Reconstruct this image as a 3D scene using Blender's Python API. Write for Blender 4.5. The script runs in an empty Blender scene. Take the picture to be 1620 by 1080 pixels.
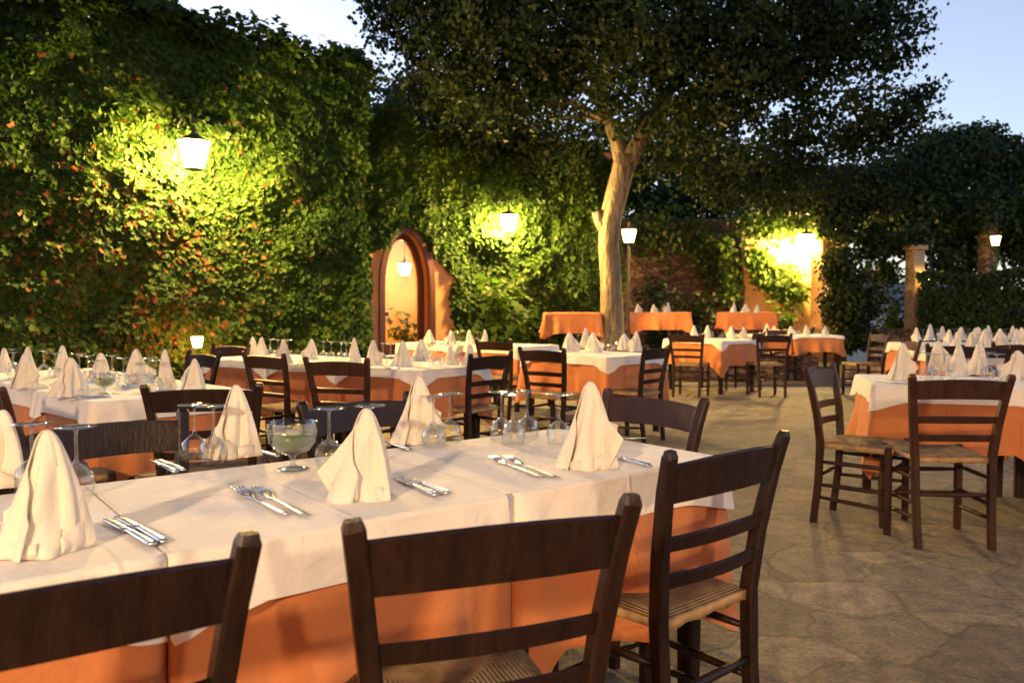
import bpy, bmesh, math, random
import numpy as np
from mathutils import Vector, Matrix
random.seed(7); RNG = np.random.default_rng(11)
R = math.radians
scene = bpy.context.scene
COL = scene.collection
# ------------------------------------------------------------------ camera
F, HH = 1290.0, 1.2
PITCH = math.atan(50.0 / F)
cam_d = bpy.data.cameras.new("camera"); cam = bpy.data.objects.new("camera", cam_d); COL.objects.link(cam)
cam.location = (0, 0, HH); cam.rotation_euler = (math.pi/2 - PITCH, 0, 0)
cam_d.sensor_width = 36; cam_d.lens = F/1620*36; cam_d.clip_end = 2000; cam_d.clip_start = 0.05
cam_d.dof.use_dof = True; cam_d.dof.focus_distance = 2.7; cam_d.dof.aperture_fstop = 4.5
scene.camera = cam
def ray(px, py):
    x = (px-810)/F; y = -(py-540)/F
    c, s = math.cos(PITCH), math.sin(PITCH)
    return Vector((x, y*s + c, y*c - s))
def P(px, py, z):
    d = ray(px, py); t = (z-HH)/d.z
    return Vector((d.x*t, d.y*t, z))
def Q(px, py, dist):
    d = ray(px, py); t = dist/d.y
    return Vector((d.x*t, dist, HH + d.z*t))
def to_px(v):
    c, s = math.cos(PITCH), math.sin(PITCH)
    dz = v[2]-HH; zc = v[1]*c - dz*s; yc = v[1]*s + dz*c
    return 810 + F*v[0]/zc, 540 - F*yc/zc

# ------------------------------------------------------------------ render setup
scene.view_settings.view_transform = 'Standard'; scene.view_settings.look = 'None'
scene.view_settings.exposure = 1.9; scene.view_settings.gamma = 1
scene.render.engine = 'CYCLES'
try:
    scene.cycles.max_bounces = 8; scene.cycles.transparent_max_bounces = 24
    scene.cycles.sample_clamp_indirect = 4.0; scene.cycles.use_light_tree = True
    scene.cycles.caustics_reflective = False; scene.cycles.caustics_refractive = False
except Exception: pass

# ------------------------------------------------------------------ materials
def new_mat(name):
    m = bpy.data.materials.new(name); m.use_nodes = True
    nt = m.node_tree; b = nt.nodes["Principled BSDF"]; return m, nt, b
def N(nt, t, **kw):
    n = nt.nodes.new(t)
    for k, v in kw.items():
        if k in n.inputs: n.inputs[k].default_value = v
        else: setattr(n, k, v)
    return n
def L(nt, a, ao, b, bi): nt.links.new(a.outputs[ao], b.inputs[bi])
def ramp(nt, stops):
    r = nt.nodes.new("ShaderNodeValToRGB"); e = r.color_ramp.elements
    while len(e) < len(stops): e.new(0.5)
    for i, (p, c) in enumerate(stops): e[i].position = p; e[i].color = (*c, 1)
    return r
def noise_mat(name, c1, c2, scale=6, rough=.7, bump=.1, bscale=60, detail=6, stretch=None, coord='Object', bdist=.01, metallic=0, spec=.5):
    m, nt, b = new_mat(name)
    tc = N(nt, "ShaderNodeTexCoord"); mp = N(nt, "ShaderNodeMapping"); L(nt, tc, coord, mp, 'Vector')
    if stretch: mp.inputs['Scale'].default_value = stretch
    n1 = N(nt, "ShaderNodeTexNoise", Scale=scale, Detail=detail); L(nt, mp, 0, n1, 'Vector')
    r = ramp(nt, [(.3, c1), (.7, c2)]); L(nt, n1, 0, r, 0); L(nt, r, 0, b, 'Base Color')
    n2 = N(nt, "ShaderNodeTexNoise", Scale=bscale, Detail=5); L(nt, mp, 0, n2, 'Vector')
    bp = N(nt, "ShaderNodeBump", Strength=bump, Distance=bdist); L(nt, n2, 0, bp, 'Height'); L(nt, bp, 0, b, 'Normal')
    b.inputs['Roughness'].default_value = rough; b.inputs['Metallic'].default_value = metallic
    b.inputs['Specular IOR Level'].default_value = spec
    return m
def wood_mat(name, c1, c2, rough=.32):
    m, nt, b = new_mat(name)
    tc = N(nt, "ShaderNodeTexCoord"); mp = N(nt, "ShaderNodeMapping"); L(nt, tc, 'Object', mp, 'Vector')
    mp.inputs['Scale'].default_value = (9, 9, 2.2)
    oi = N(nt, "ShaderNodeObjectInfo")
    n1 = N(nt, "ShaderNodeTexNoise", noise_dimensions='4D', Scale=3.5, Detail=8, Roughness=.65); L(nt, mp, 0, n1, 'Vector'); L(nt, oi, 'Random', n1, 'W')
    r = ramp(nt, [(.3, c1), (.72, c2)]); L(nt, n1, 0, r, 0)
    nw = N(nt, "ShaderNodeTexNoise", noise_dimensions='4D', Scale=5.5, Detail=10, Roughness=.75); L(nt, mp, 0, nw, 'Vector'); L(nt, oi, 'Random', nw, 'W')
    rw = ramp(nt, [(.66, (0, 0, 0)), (.74, (.75, .75, .75))]); L(nt, nw, 0, rw, 0)
    mw = N(nt, "ShaderNodeMix", data_type='RGBA'); mw.inputs[7].default_value = (.16, .085, .045, 1); L(nt, rw, 0, mw, 0); L(nt, r, 0, mw, 6); L(nt, mw, 2, b, 'Base Color')
    n2 = N(nt, "ShaderNodeTexNoise", Scale=14, Detail=6); L(nt, mp, 0, n2, 'Vector')
    bp = N(nt, "ShaderNodeBump", Strength=.4, Distance=.006); L(nt, n2, 0, bp, 'Height'); L(nt, bp, 0, b, 'Normal')
    rr = N(nt, "ShaderNodeMapRange"); rr.inputs['To Min'].default_value = rough-.08; rr.inputs['To Max'].default_value = rough+.22
    L(nt, n1, 0, rr, 0); L(nt, rr, 0, b, 'Roughness'); b.inputs['Specular IOR Level'].default_value = .3
    return m
def cloth_mat(name, c1, c2, cre=True):
    m, nt, b = new_mat(name)
    tc = N(nt, "ShaderNodeTexCoord")
    n1 = N(nt, "ShaderNodeTexNoise", Scale=3.0, Detail=5); L(nt, tc, 'Object', n1, 'Vector')
    r = ramp(nt, [(.3, c1), (.7, c2)]); L(nt, n1, 0, r, 0); L(nt, r, 0, b, 'Base Color')
    n2 = N(nt, "ShaderNodeTexNoise", Scale=7, Detail=4, Distortion=.6); L(nt, tc, 'Object', n2, 'Vector')
    n3 = N(nt, "ShaderNodeTexNoise", Scale=420, Detail=2); L(nt, tc, 'Object', n3, 'Vector')
    sx = N(nt, "ShaderNodeSeparateXYZ"); L(nt, tc, 'Object', sx, 0)
    def crease(idx, period):
        a1 = N(nt, "ShaderNodeMath", operation='PINGPONG'); a1.inputs[1].default_value = period; L(nt, sx, idx, a1, 0)
        a2 = N(nt, "ShaderNodeMapRange"); a2.inputs['From Min'].default_value = 0; a2.inputs['From Max'].default_value = .010; a2.inputs['To Min'].default_value = 1; a2.inputs['To Max'].default_value = 0; L(nt, a1, 0, a2, 0); return a2
    if cre:
        bc = None; c1_, c2_ = crease(0, .19), crease(1, .21)
        ad = N(nt, "ShaderNodeMath", operation='ADD'); L(nt, c1_, 0, ad, 0); L(nt, c2_, 0, ad, 1)
        bc = N(nt, "ShaderNodeBump", Strength=.6, Distance=.004); L(nt, ad, 0, bc, 'Height')
    n4 = N(nt, "ShaderNodeTexNoise", Scale=26, Detail=5, Distortion=1.2); L(nt, tc, 'Object', n4, 'Vector')
    b4 = N(nt, "ShaderNodeBump", Strength=.5, Distance=.005); L(nt, n4, 0, b4, 'Height')
    if cre: L(nt, bc, 0, b4, 'Normal')
    bp = N(nt, "ShaderNodeBump", Strength=.8, Distance=.016); L(nt, n2, 0, bp, 'Height'); L(nt, b4, 0, bp, 'Normal')
    bp2 = N(nt, "ShaderNodeBump", Strength=.25, Distance=.001); L(nt, n3, 0, bp2, 'Height'); L(nt, bp, 0, bp2, 'Normal')
    L(nt, bp2, 0, b, 'Normal'); b.inputs['Roughness'].default_value = .85
    b.inputs['Sheen Weight'].default_value = .15; b.inputs['Specular IOR Level'].default_value = .25
    return m
def leaf_mat(name, stops, trans=.3, rough=.6):
    m, nt, b = new_mat(name)
    at = N(nt, "ShaderNodeAttribute", attribute_name="tone")
    r = ramp(nt, stops); L(nt, at, 'Fac', r, 0); L(nt, r, 0, b, 'Base Color')
    b.inputs['Roughness'].default_value = rough; b.inputs['Specular IOR Level'].default_value = .18
    tr = N(nt, "ShaderNodeBsdfTranslucent"); hs = N(nt, "ShaderNodeHueSaturation", Value=1.4, Saturation=1.1); L(nt, r, 0, hs, 'Color'); L(nt, hs, 0, tr, 0)
    mx = N(nt, "ShaderNodeMixShader"); mx.inputs[0].default_value = trans
    out = nt.nodes["Material Output"]; L(nt, b, 0, mx, 1); L(nt, tr, 0, mx, 2); L(nt, mx, 0, out, 0)
    return m
def emit_mat(name, col, s):
    m = bpy.data.materials.new(name); m.use_nodes = True; nt = m.node_tree; nt.nodes.clear()
    e = N(nt, "ShaderNodeEmission", Strength=s); e.inputs[0].default_value = (*col, 1)
    o = N(nt, "ShaderNodeOutputMaterial"); L(nt, e, 0, o, 0); return m
def glass_mat(name, tint=(.95, .97, .96)):
    m = bpy.data.materials.new(name); m.use_nodes = True; nt = m.node_tree; nt.nodes.clear()
    t = N(nt, "ShaderNodeBsdfTransparent"); t.inputs[0].default_value = (*tint, 1)
    g = N(nt, "ShaderNodeBsdfGlossy", Roughness=.03)
    lw = N(nt, "ShaderNodeLayerWeight", Blend=.32)
    mr = N(nt, "ShaderNodeMapRange"); mr.inputs['To Min'].default_value = .10; mr.inputs['To Max'].default_value = .9
    L(nt, lw, 'Facing', mr, 0)
    mx = N(nt, "ShaderNodeMixShader"); L(nt, mr, 0, mx, 0); L(nt, t, 0, mx, 1); L(nt, g, 0, mx, 2)
    o = N(nt, "ShaderNodeOutputMaterial"); L(nt, mx, 0, o, 0); return m

M = {}
M['wood'] = wood_mat('dark_wood', (.007, .0035, .0025), (.026, .011, .006))
M['wood_red'] = wood_mat('red_brown_wood', (.016, .006, .0035), (.052, .019, .010), .38)
M['white'] = cloth_mat('white_cotton', (.76, .72, .66), (.82, .79, .74))
M['napkin'] = cloth_mat('cream_napkin', (.66, .63, .55), (.76, .73, .66), cre=False)
M['orange'] = cloth_mat('orange_cotton', (.50, .175, .060), (.56, .205, .075))
M['glass'] = glass_mat('clear_glass')
M['steel'] = noise_mat('cutlery_steel', (.55, .56, .6), (.7, .7, .72), 8, .22, .02, 80, metallic=1)
M['iron'] = noise_mat('black_iron', (.012, .012, .012), (.03, .027, .025), 20, .5, .2, 90)
M['water'] = noise_mat('green_wax_water', (.09, .17, .02), (.18, .27, .05), 20, .2, .02, 30)
M['bark'] = noise_mat('pale_bark', (.075, .056, .036), (.25, .20, .14), 5, .9, 1.0, 16, stretch=(1, 1, .3), bdist=.09)
M['bark_dark'] = noise_mat('dark_bark', (.05, .035, .022), (.13, .09, .055), 5, .9, 1.0, 14, stretch=(1, 1, .3), bdist=.04)
M['plaster'] = noise_mat('orange_plaster', (.55, .24, .10), (.68, .33, .15), 2.2, .9, .4, 26, bdist=.02)
M['plaster_pale'] = noise_mat('ochre_plaster', (.50, .28, .12), (.62, .36, .17), 2.5, .9, .5, 20, bdist=.03)
M['frame'] = noise_mat('red_brown_joinery', (.05, .014, .006), (.11, .032, .013), 6, .4, .2, 30, stretch=(1, 1, .3))
M['earth'] = noise_mat('planter_earth', (.03, .02, .012), (.07, .05, .03), 8, .95, .8, 30, bdist=.03)
M['kerb'] = noise_mat('sandstone_kerb', (.36, .25, .13), (.50, .36, .2), 5, .9, .6, 30, bdist=.02)
def stone_mat():
    m, nt, b = new_mat('rubble_stone')
    tc = N(nt, "ShaderNodeTexCoord"); mp = N(nt, "ShaderNodeMapping"); L(nt, tc, 'Object', mp, 'Vector'); mp.inputs['Scale'].default_value = (1, 1, 1.9)
    v = N(nt, "ShaderNodeTexVoronoi", Scale=5.5); L(nt, mp, 0, v, 'Vector')
    ve = N(nt, "ShaderNodeTexVoronoi", Scale=5.5, feature='DISTANCE_TO_EDGE'); L(nt, mp, 0, ve, 'Vector')
    hs = N(nt, "ShaderNodeSeparateColor"); L(nt, v, 'Color', hs, 0)
    r = ramp(nt, [(0, (.10, .055, .035)), (.4, (.19, .11, .07)), (.7, (.14, .10, .075)), (1, (.28, .19, .12))]); L(nt, hs, 0, r, 0)
    r2 = ramp(nt, [(.0, (.5, .48, .45)), (.10, (1, 1, 1))]); L(nt, ve, 0, r2, 0)
    mx = N(nt, "ShaderNodeMix", data_type='RGBA', blend_type='MULTIPLY'); mx.inputs[0].default_value = 1
    L(nt, r, 0, mx, 6); L(nt, r2, 0, mx, 7); L(nt, mx, 2, b, 'Base Color')
    bp = N(nt, "ShaderNodeBump", Strength=1, Distance=.06); L(nt, r2, 0, bp, 'Height'); L(nt, bp, 0, b, 'Normal')
    b.inputs['Roughness'].default_value = .95; return m
M['stone'] = stone_mat()
def paving_mat():
    m, nt, b = new_mat('worn_stone_paving')
    tc = N(nt, "ShaderNodeTexCoord"); mp = N(nt, "ShaderNodeMapping"); L(nt, tc, 'Object', mp, 'Vector'); mp.inputs['Rotation'].default_value = (0, 0, R(38))
    nd = N(nt, "ShaderNodeTexNoise", Scale=1.4, Detail=3); L(nt, mp, 0, nd, 'Vector')
    mxv = N(nt, "ShaderNodeMix", data_type='RGBA', blend_type='LINEAR_LIGHT'); mxv.inputs[0].default_value = .22
    L(nt, mp, 0, mxv, 6); L(nt, nd, 'Color', mxv, 7)
    v = N(nt, "ShaderNodeTexVoronoi", Scale=2.3, Randomness=.7); L(nt, mxv, 2, v, 'Vector')
    ve = N(nt, "ShaderNodeTexVoronoi", Scale=2.3, Randomness=.7, feature='DISTANCE_TO_EDGE'); L(nt, mxv, 2, ve, 'Vector')
    sc = N(nt, "ShaderNodeSeparateColor"); L(nt, v, 'Color', sc, 0)
    r = ramp(nt, [(0, (.15, .13, .104)), (.35, (.245, .212, .168)), (.7, (.19, .168, .14)), (1, (.30, .262, .208))]); L(nt, sc, 0, r, 0)
    n2 = N(nt, "ShaderNodeTexNoise", Scale=9, Detail=10, Roughness=.72); L(nt, tc, 'Object', n2, 'Vector')
    n9 = N(nt, "ShaderNodeTexNoise", Scale=55, Detail=8, Roughness=.8); L(nt, tc, 'Object', n9, 'Vector')
    av = N(nt, "ShaderNodeMix"); av.inputs[0].default_value = .55; L(nt, n2, 0, av, 2); L(nt, n9, 0, av, 3)
    r3 = ramp(nt, [(.40, (.40, .38, .36)), (.49, (.85, .83, .8)), (.58, (1.45, 1.4, 1.32))]); L(nt, av, 0, r3, 0)
    mA = N(nt, "ShaderNodeMix", data_type='RGBA', blend_type='MULTIPLY'); mA.inputs[0].default_value = 1; L(nt, r, 0, mA, 6); L(nt, r3, 0, mA, 7)
    r2 = ramp(nt, [(.0, (.66, .64, .61)), (.012, (.80, .78, .75)), (.03, (1, 1, 1))]); L(nt, ve, 0, r2, 0)
    mB = N(nt, "ShaderNodeMix", data_type='RGBA', blend_type='MULTIPLY'); mB.inputs[0].default_value = 1; L(nt, mA, 2, mB, 6); L(nt, r2, 0, mB, 7)
    L(nt, mB, 2, b, 'Base Color')
    bp = N(nt, "ShaderNodeBump", Strength=.8, Distance=.02); L(nt, r2, 0, bp, 'Height')
    n3 = N(nt, "ShaderNodeTexNoise", Scale=26, Detail=9, Roughness=.75); L(nt, tc, 'Object', n3, 'Vector')
    bp2 = N(nt, "ShaderNodeBump", Strength=1.0, Distance=.03); L(nt, n3, 0, bp2, 'Height'); L(nt, bp, 0, bp2, 'Normal')
    L(nt, bp2, 0, b, 'Normal')
    mr = N(nt, "ShaderNodeMapRange"); mr.inputs['To Min'].default_value = .5; mr.inputs['To Max'].default_value = .9; L(nt, n2, 0, mr, 0); L(nt, mr, 0, b, 'Roughness')
    return m
M['paving'] = paving_mat()
def rush_mat():
    m, nt, b = new_mat('woven_rush')
    tc = N(nt, "ShaderNodeTexCoord"); sx = N(nt, "ShaderNodeSeparateXYZ"); L(nt, tc, 'Object', sx, 0)
    ax = N(nt, "ShaderNodeMath", operation='ABSOLUTE'); L(nt, sx, 0, ax, 0)
    dx = N(nt, "ShaderNodeMath", operation='DIVIDE'); dx.inputs[1].default_value = .21; L(nt, ax, 0, dx, 0)
    sy = N(nt, "ShaderNodeMath", operation='SUBTRACT'); sy.inputs[1].default_value = .19; L(nt, sx, 1, sy, 0)
    ay = N(nt, "ShaderNodeMath", operation='ABSOLUTE'); L(nt, sy, 0, ay, 0)
    dy = N(nt, "ShaderNodeMath", operation='DIVIDE'); dy.inputs[1].default_value = .19; L(nt, ay, 0, dy, 0)
    mxx = N(nt, "ShaderNodeMath", operation='MAXIMUM'); L(nt, dx, 0, mxx, 0); L(nt, dy, 0, mxx, 1)
    mu = N(nt, "ShaderNodeMath", operation='MULTIPLY'); mu.inputs[1].default_value = 140; L(nt, mxx, 0, mu, 0)
    sn = N(nt, "ShaderNodeMath", operation='SINE'); L(nt, mu, 0, sn, 0)
    n1 = N(nt, "ShaderNodeTexNoise", Scale=22, Detail=6); L(nt, tc, 'Object', n1, 'Vector')
    r = ramp(nt, [(.3, (.22, .13, .055)), (.7, (.46, .31, .15))]); L(nt, n1, 0, r, 0); L(nt, r, 0, b, 'Base Color')
    bp = N(nt, "ShaderNodeBump", Strength=1, Distance=.006); L(nt, sn, 0, bp, 'Height'); L(nt, bp, 0, b, 'Normal')
    b.inputs['Roughness'].default_value = .75; return m
M['rush'] = rush_mat()
WARM = (1.0, .60, .17)
M['ivy'] = leaf_mat('ivy_leaf', [(0, (.014, .036, .006)), (.45, (.036, .078, .012)), (.80, (.075, .120, .018)), (.86, (.13, .085, .025)), (1, (.14, .036, .018))], .3)
M['tree_leaf'] = leaf_mat('tree_leaf', [(0, (.007, .015, .004)), (.6, (.016, .031, .008)), (1, (.04, .06, .016))], .25)
M['dark_leaf'] = leaf_mat('dark_leaf', [(0, (.010, .022, .008)), (.6, (.020, .043, .013)), (1, (.042, .070, .020))], .2)
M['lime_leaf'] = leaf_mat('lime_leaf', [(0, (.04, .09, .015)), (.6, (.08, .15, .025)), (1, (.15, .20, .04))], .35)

# ------------------------------------------------------------------ object helpers
def tag(o, label=None, cat=None, group=None, kind=None):
    if label: o['label'] = label
    if cat: o['category'] = cat
    if group: o['group'] = group
    if kind: o['kind'] = kind
    return o
def empty(name, loc=(0, 0, 0), rz=0):
    o = bpy.data.objects.new(name, None); COL.objects.link(o); o.location = loc; o.rotation_euler = (0, 0, rz)
    o.empty_display_size = .1; return o
def obj_from_bm(name, bm, mat, parent=None, smooth=False, mtx=None):
    me = bpy.data.meshes.new(name)
    bmesh.ops.recalc_face_normals(bm, faces=bm.faces)
    bm.to_mesh(me); bm.free()
    if smooth:
        for p in me.polygons: p.use_smooth = True
    if mat: me.materials.append(mat)
    o = bpy.data.objects.new(name, me); COL.objects.link(o)
    if parent: o.parent = parent
    return o
def copy_tree(o, parent=None):
    c = o.copy(); COL.objects.link(c); c.parent = parent
    for ch in list(o.children): copy_tree(ch, c)
    return c
def box(bm, c, s, rz=0, taper=1.0):
    vs = []
    for dz in (-1, 1):
        t = taper if dz > 0 else 1
        for dx, dy in ((-1, -1), (1, -1), (1, 1), (-1, 1)):
            x, y = dx*s[0]/2*t, dy*s[1]/2*t
            vs.append(bm.verts.new((c[0]+x*math.cos(rz)-y*math.sin(rz), c[1]+x*math.sin(rz)+y*math.cos(rz), c[2]+dz*s[2]/2)))
    for f in ((0, 3, 2, 1), (4, 5, 6, 7), (0, 1, 5, 4), (1, 2, 6, 5), (2, 3, 7, 6), (3, 0, 4, 7)): bm.faces.new([vs[i] for i in f])
    return vs
def bevel(bm, w, seg=2):
    bmesh.ops.bevel(bm, geom=[e for e in bm.edges], offset=w, segments=seg, affect='EDGES', profile=.6)
def sweep(bm, pts, sec, cap=True):
    """pts: list of (Vector, (w,d)) ; rectangular-ish rounded section along path, axes world X / Y-ish"""
    rings = []
    for i, (p, wd) in enumerate(pts):
        p = Vector(p)
        a = Vector(pts[max(0, i-1)][0]); b = Vector(pts[min(len(pts)-1, i+1)][0]); t = (b-a).normalized()
        ref = sec if sec else Vector((1, 0, 0))
        x = (ref - t*ref.dot(t)).normalized(); y = t.cross(x).normalized()
        w, d = wd; k = .72
        prof = [(-w, -d*k), (-w*k, -d), (w*k, -d), (w, -d*k), (w, d*k), (w*k, d), (-w*k, d), (-w, d*k)]
        rings.append([bm.verts.new(p + x*u*.5 + y*v*.5) for u, v in prof])
    for a, b in zip(rings, rings[1:]):
        for i in range(8): bm.faces.new((a[i], a[(i+1) % 8], b[(i+1) % 8], b[i]))
    if cap: bm.faces.new(rings[0][::-1]); bm.faces.new(rings[-1])
def tube(bm, pts, seg=8, rnd=0, cap=True):
    """pts: list of (x,y,z,r)"""
    rings = []; ref = Vector((1, 0, .01))
    for i, q in enumerate(pts):
        p = Vector(q[:3]); a = Vector(pts[max(0, i-1)][:3]); b = Vector(pts[min(len(pts)-1, i+1)][:3]); t = (b-a)
        t = t.normalized() if t.length > 1e-9 else Vector((0, 0, 1))
        x = ref - t*ref.dot(t)
        x = x.normalized() if x.length > 1e-3 else t.orthogonal().normalized(); y = t.cross(x)
        rings.append([bm.verts.new(p + (x*math.cos(k/seg*6.2832)+y*math.sin(k/seg*6.2832))*q[3]*(1+rnd*math.sin(k*2.3+i*.8))) for k in range(seg)])
    for a, b in zip(rings, rings[1:]):
        for i in range(seg): bm.faces.new((a[i], a[(i+1) % seg], b[(i+1) % seg], b[i]))
    if cap: bm.faces.new(rings[0][::-1]); bm.faces.new(rings[-1])
def lathe(bm, prof, seg=20, c=(0, 0, 0)):
    rings = [[bm.verts.new((c[0]+r*math.cos(k/seg*6.28318), c[1]+r*math.sin(k/seg*6.28318), c[2]+z)) for k in range(seg)] for r, z in prof]
    for a, b in zip(rings, rings[1:]):
        for i in range(seg): bm.faces.new((a[i], a[(i+1) % seg], b[(i+1) % seg], b[i]))
    return rings

# leaves as one numpy mesh ------------------------------------------------------
LEAF_KITE = (np.array([(0, 0, 0), (-.42, .45, .10), (0, .5, 0), (.42, .45, .10), (0, 1.05, -.12)]), [(0, 1, 2), (0, 2, 3), (1, 4, 2), (2, 4, 3)])
LEAF_LOBE = (np.array([(0, 0, 0), (-.52, .12, .06), (-.30, .40, .03), (-.42, .72, .0), (0, 1.12, -.14), (.42, .72, .0), (.30, .40, .03), (.52, .12, .06), (0, .45, -.05)]),
             [(8, 0, 1), (8, 1, 2), (8, 2, 3), (8, 3, 4), (8, 4, 5), (8, 5, 6), (8, 6, 7), (8, 7, 0)])
def leaves(name, pts, nrm, size, mat, parent=None, shape=LEAF_KITE, tone=None, hang=.6, jitter=.6):
    n = len(pts); base, tris = shape
    nrm = nrm + RNG.normal(0, jitter, (n, 3)); nrm /= np.linalg.norm(nrm, axis=1)[:, None]+1e-9
    d = RNG.normal(0, .7, (n, 3)); d[:, 2] -= hang
    d -= nrm*(d*nrm).sum(1)[:, None]; d /= np.linalg.norm(d, axis=1)[:, None]+1e-9
    s = np.cross(d, nrm)
    k = len(base)
    V = pts[:, None, :] + size[:, None, None]*(base[None, :, 0:1]*s[:, None, :] + base[None, :, 1:2]*d[:, None, :] + base[None, :, 2:3]*nrm[:, None, :])
    V = V.reshape(-1, 3).astype(np.float32)
    T = np.array(tris, dtype=np.int32); Fa = (T[None] + (np.arange(n, dtype=np.int32)*k)[:, None, None]).reshape(-1)
    me = bpy.data.meshes.new(name); nf = n*len(T)
    me.vertices.add(len(V)); me.vertices.foreach_set('co', V.ravel())
    me.loops.add(nf*3); me.loops.foreach_set('vertex_index', Fa)
    me.polygons.add(nf); me.polygons.foreach_set('loop_start', np.arange(nf, dtype=np.int32)*3)
    me.polygons.foreach_set('loop_total', np.full(nf, 3, dtype=np.int32))
    me.update(calc_edges=True); me.validate()
    a = me.attributes.new('tone', 'FLOAT', 'FACE')
    if tone is None: tone = RNG.random(n)*.85
    a.data.foreach_set('value', np.repeat(tone, len(T)).astype(np.float32))
    me.materials.append(mat)
    o = bpy.data.objects.new(name, me); COL.objects.link(o)
    if parent: o.parent = parent
    return o
def snoise(u, v, seed=0):
    r = np.random.default_rng(seed); o = np.zeros_like(u); a = 1
    for k in range(5):
        f = 1.0*1.9**k
        for _ in range(3):
            ang = r.random()*6.28; ph = r.random()*6.28
            o += a*np.sin(f*(u*math.cos(ang)+v*math.sin(ang))*1.7+ph)/3
        a *= .62
    return o

# ------------------------------------------------------------------ world, sky
w = bpy.data.worlds.new("World"); scene.world = w; w.use_nodes = True
nt = w.node_tree; bg = nt.nodes["Background"]
sky = nt.nodes.new("ShaderNodeTexSky"); sky.sky_type = 'NISHITA'; sky.sun_disc = False
SUN_EL, SUN_ROT = R(8.0), R(-42)
sky.sun_elevation = SUN_EL; sky.sun_rotation = SUN_ROT; sky.altitude = 50; sky.air_density = 1.0; sky.dust_density = .6; sky.ozone_density = 2.2
hsv = nt.nodes.new("ShaderNodeHueSaturation"); hsv.inputs['Saturation'].default_value = .66
tint = nt.nodes.new("ShaderNodeMix"); tint.data_type = 'RGBA'; tint.blend_type = 'MULTIPLY'; tint.inputs[0].default_value = 1; tint.inputs[7].default_value = (1.0, .95, 1.06, 1)
nt.links.new(sky.outputs[0], hsv.inputs['Color']); nt.links.new(hsv.outputs[0], tint.inputs[6]); nt.links.new(tint.outputs[2], bg.inputs[0]); bg.inputs[1].default_value = 0.095
sd = bpy.data.lights.new("dusk_sun", 'SUN'); sd.energy = 0.02; sd.angle = R(20); sd.color = (1, .8, .65)
so = bpy.data.objects.new("dusk_sun", sd); COL.objects.link(so)
az = SUN_ROT
sv = Vector((math.sin(az)*math.cos(SUN_EL), math.cos(az)*math.cos(SUN_EL), math.sin(SUN_EL)))
so.rotation_euler = (-sv).to_track_quat('-Z', 'Y').to_euler()

# ------------------------------------------------------------------ ground
TZ = .765            # table top height
TERR = .40           # terrace height
bm = bmesh.new()
S = 400
vs = [bm.verts.new(p) for p in ((-S, -S, 0), (S, -S, 0), (S, S, 0), (-S, S, 0))]; bm.faces.new(vs)
tag(obj_from_bm('ground', bm, M['paving']), kind='structure')
# raised terrace
bm = bmesh.new()
box(bm, (1.05, 17.4, TERR/2), (8.3, 7.2, TERR)); box(bm, (1.15, 13.14, TERR/2), (2.3, 1.315, TERR)); bevel(bm, .02)
tag(obj_from_bm('terrace', bm, M['stone']), kind='structure')
bm = bmesh.new()
box(bm, (1.05, 17.4, TERR+.008), (8.24, 7.14, .02)); box(bm, (1.15, 13.165, TERR+.008), (2.24, 1.3, .02))
tag(obj_from_bm('terrace_paving', bm, M['paving']), kind='structure')
# distant hill
bm = bmesh.new()
n = 40; top = []; bot = []
for i in range(n+1):
    x = -120+i*9; h = 9+5*math.sin(i*.33)+2*math.sin(i*.9)
    top.append(bm.verts.new((x, 260, h))); bot.append((bm.verts.new((x, 180, -.5)), bm.verts.new((x, 330, -.5))))
for i in range(n):
    bm.faces.new((bot[i][0], bot[i+1][0], top[i+1], top[i])); bm.faces.new((top[i], top[i+1], bot[i+1][1], bot[i][1]))
tag(obj_from_bm('hill', bm, noise_mat('far_hill', (.06, .09, .13), (.09, .12, .17), .05, .95, 0, 1), smooth=True), kind='structure')

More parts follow.
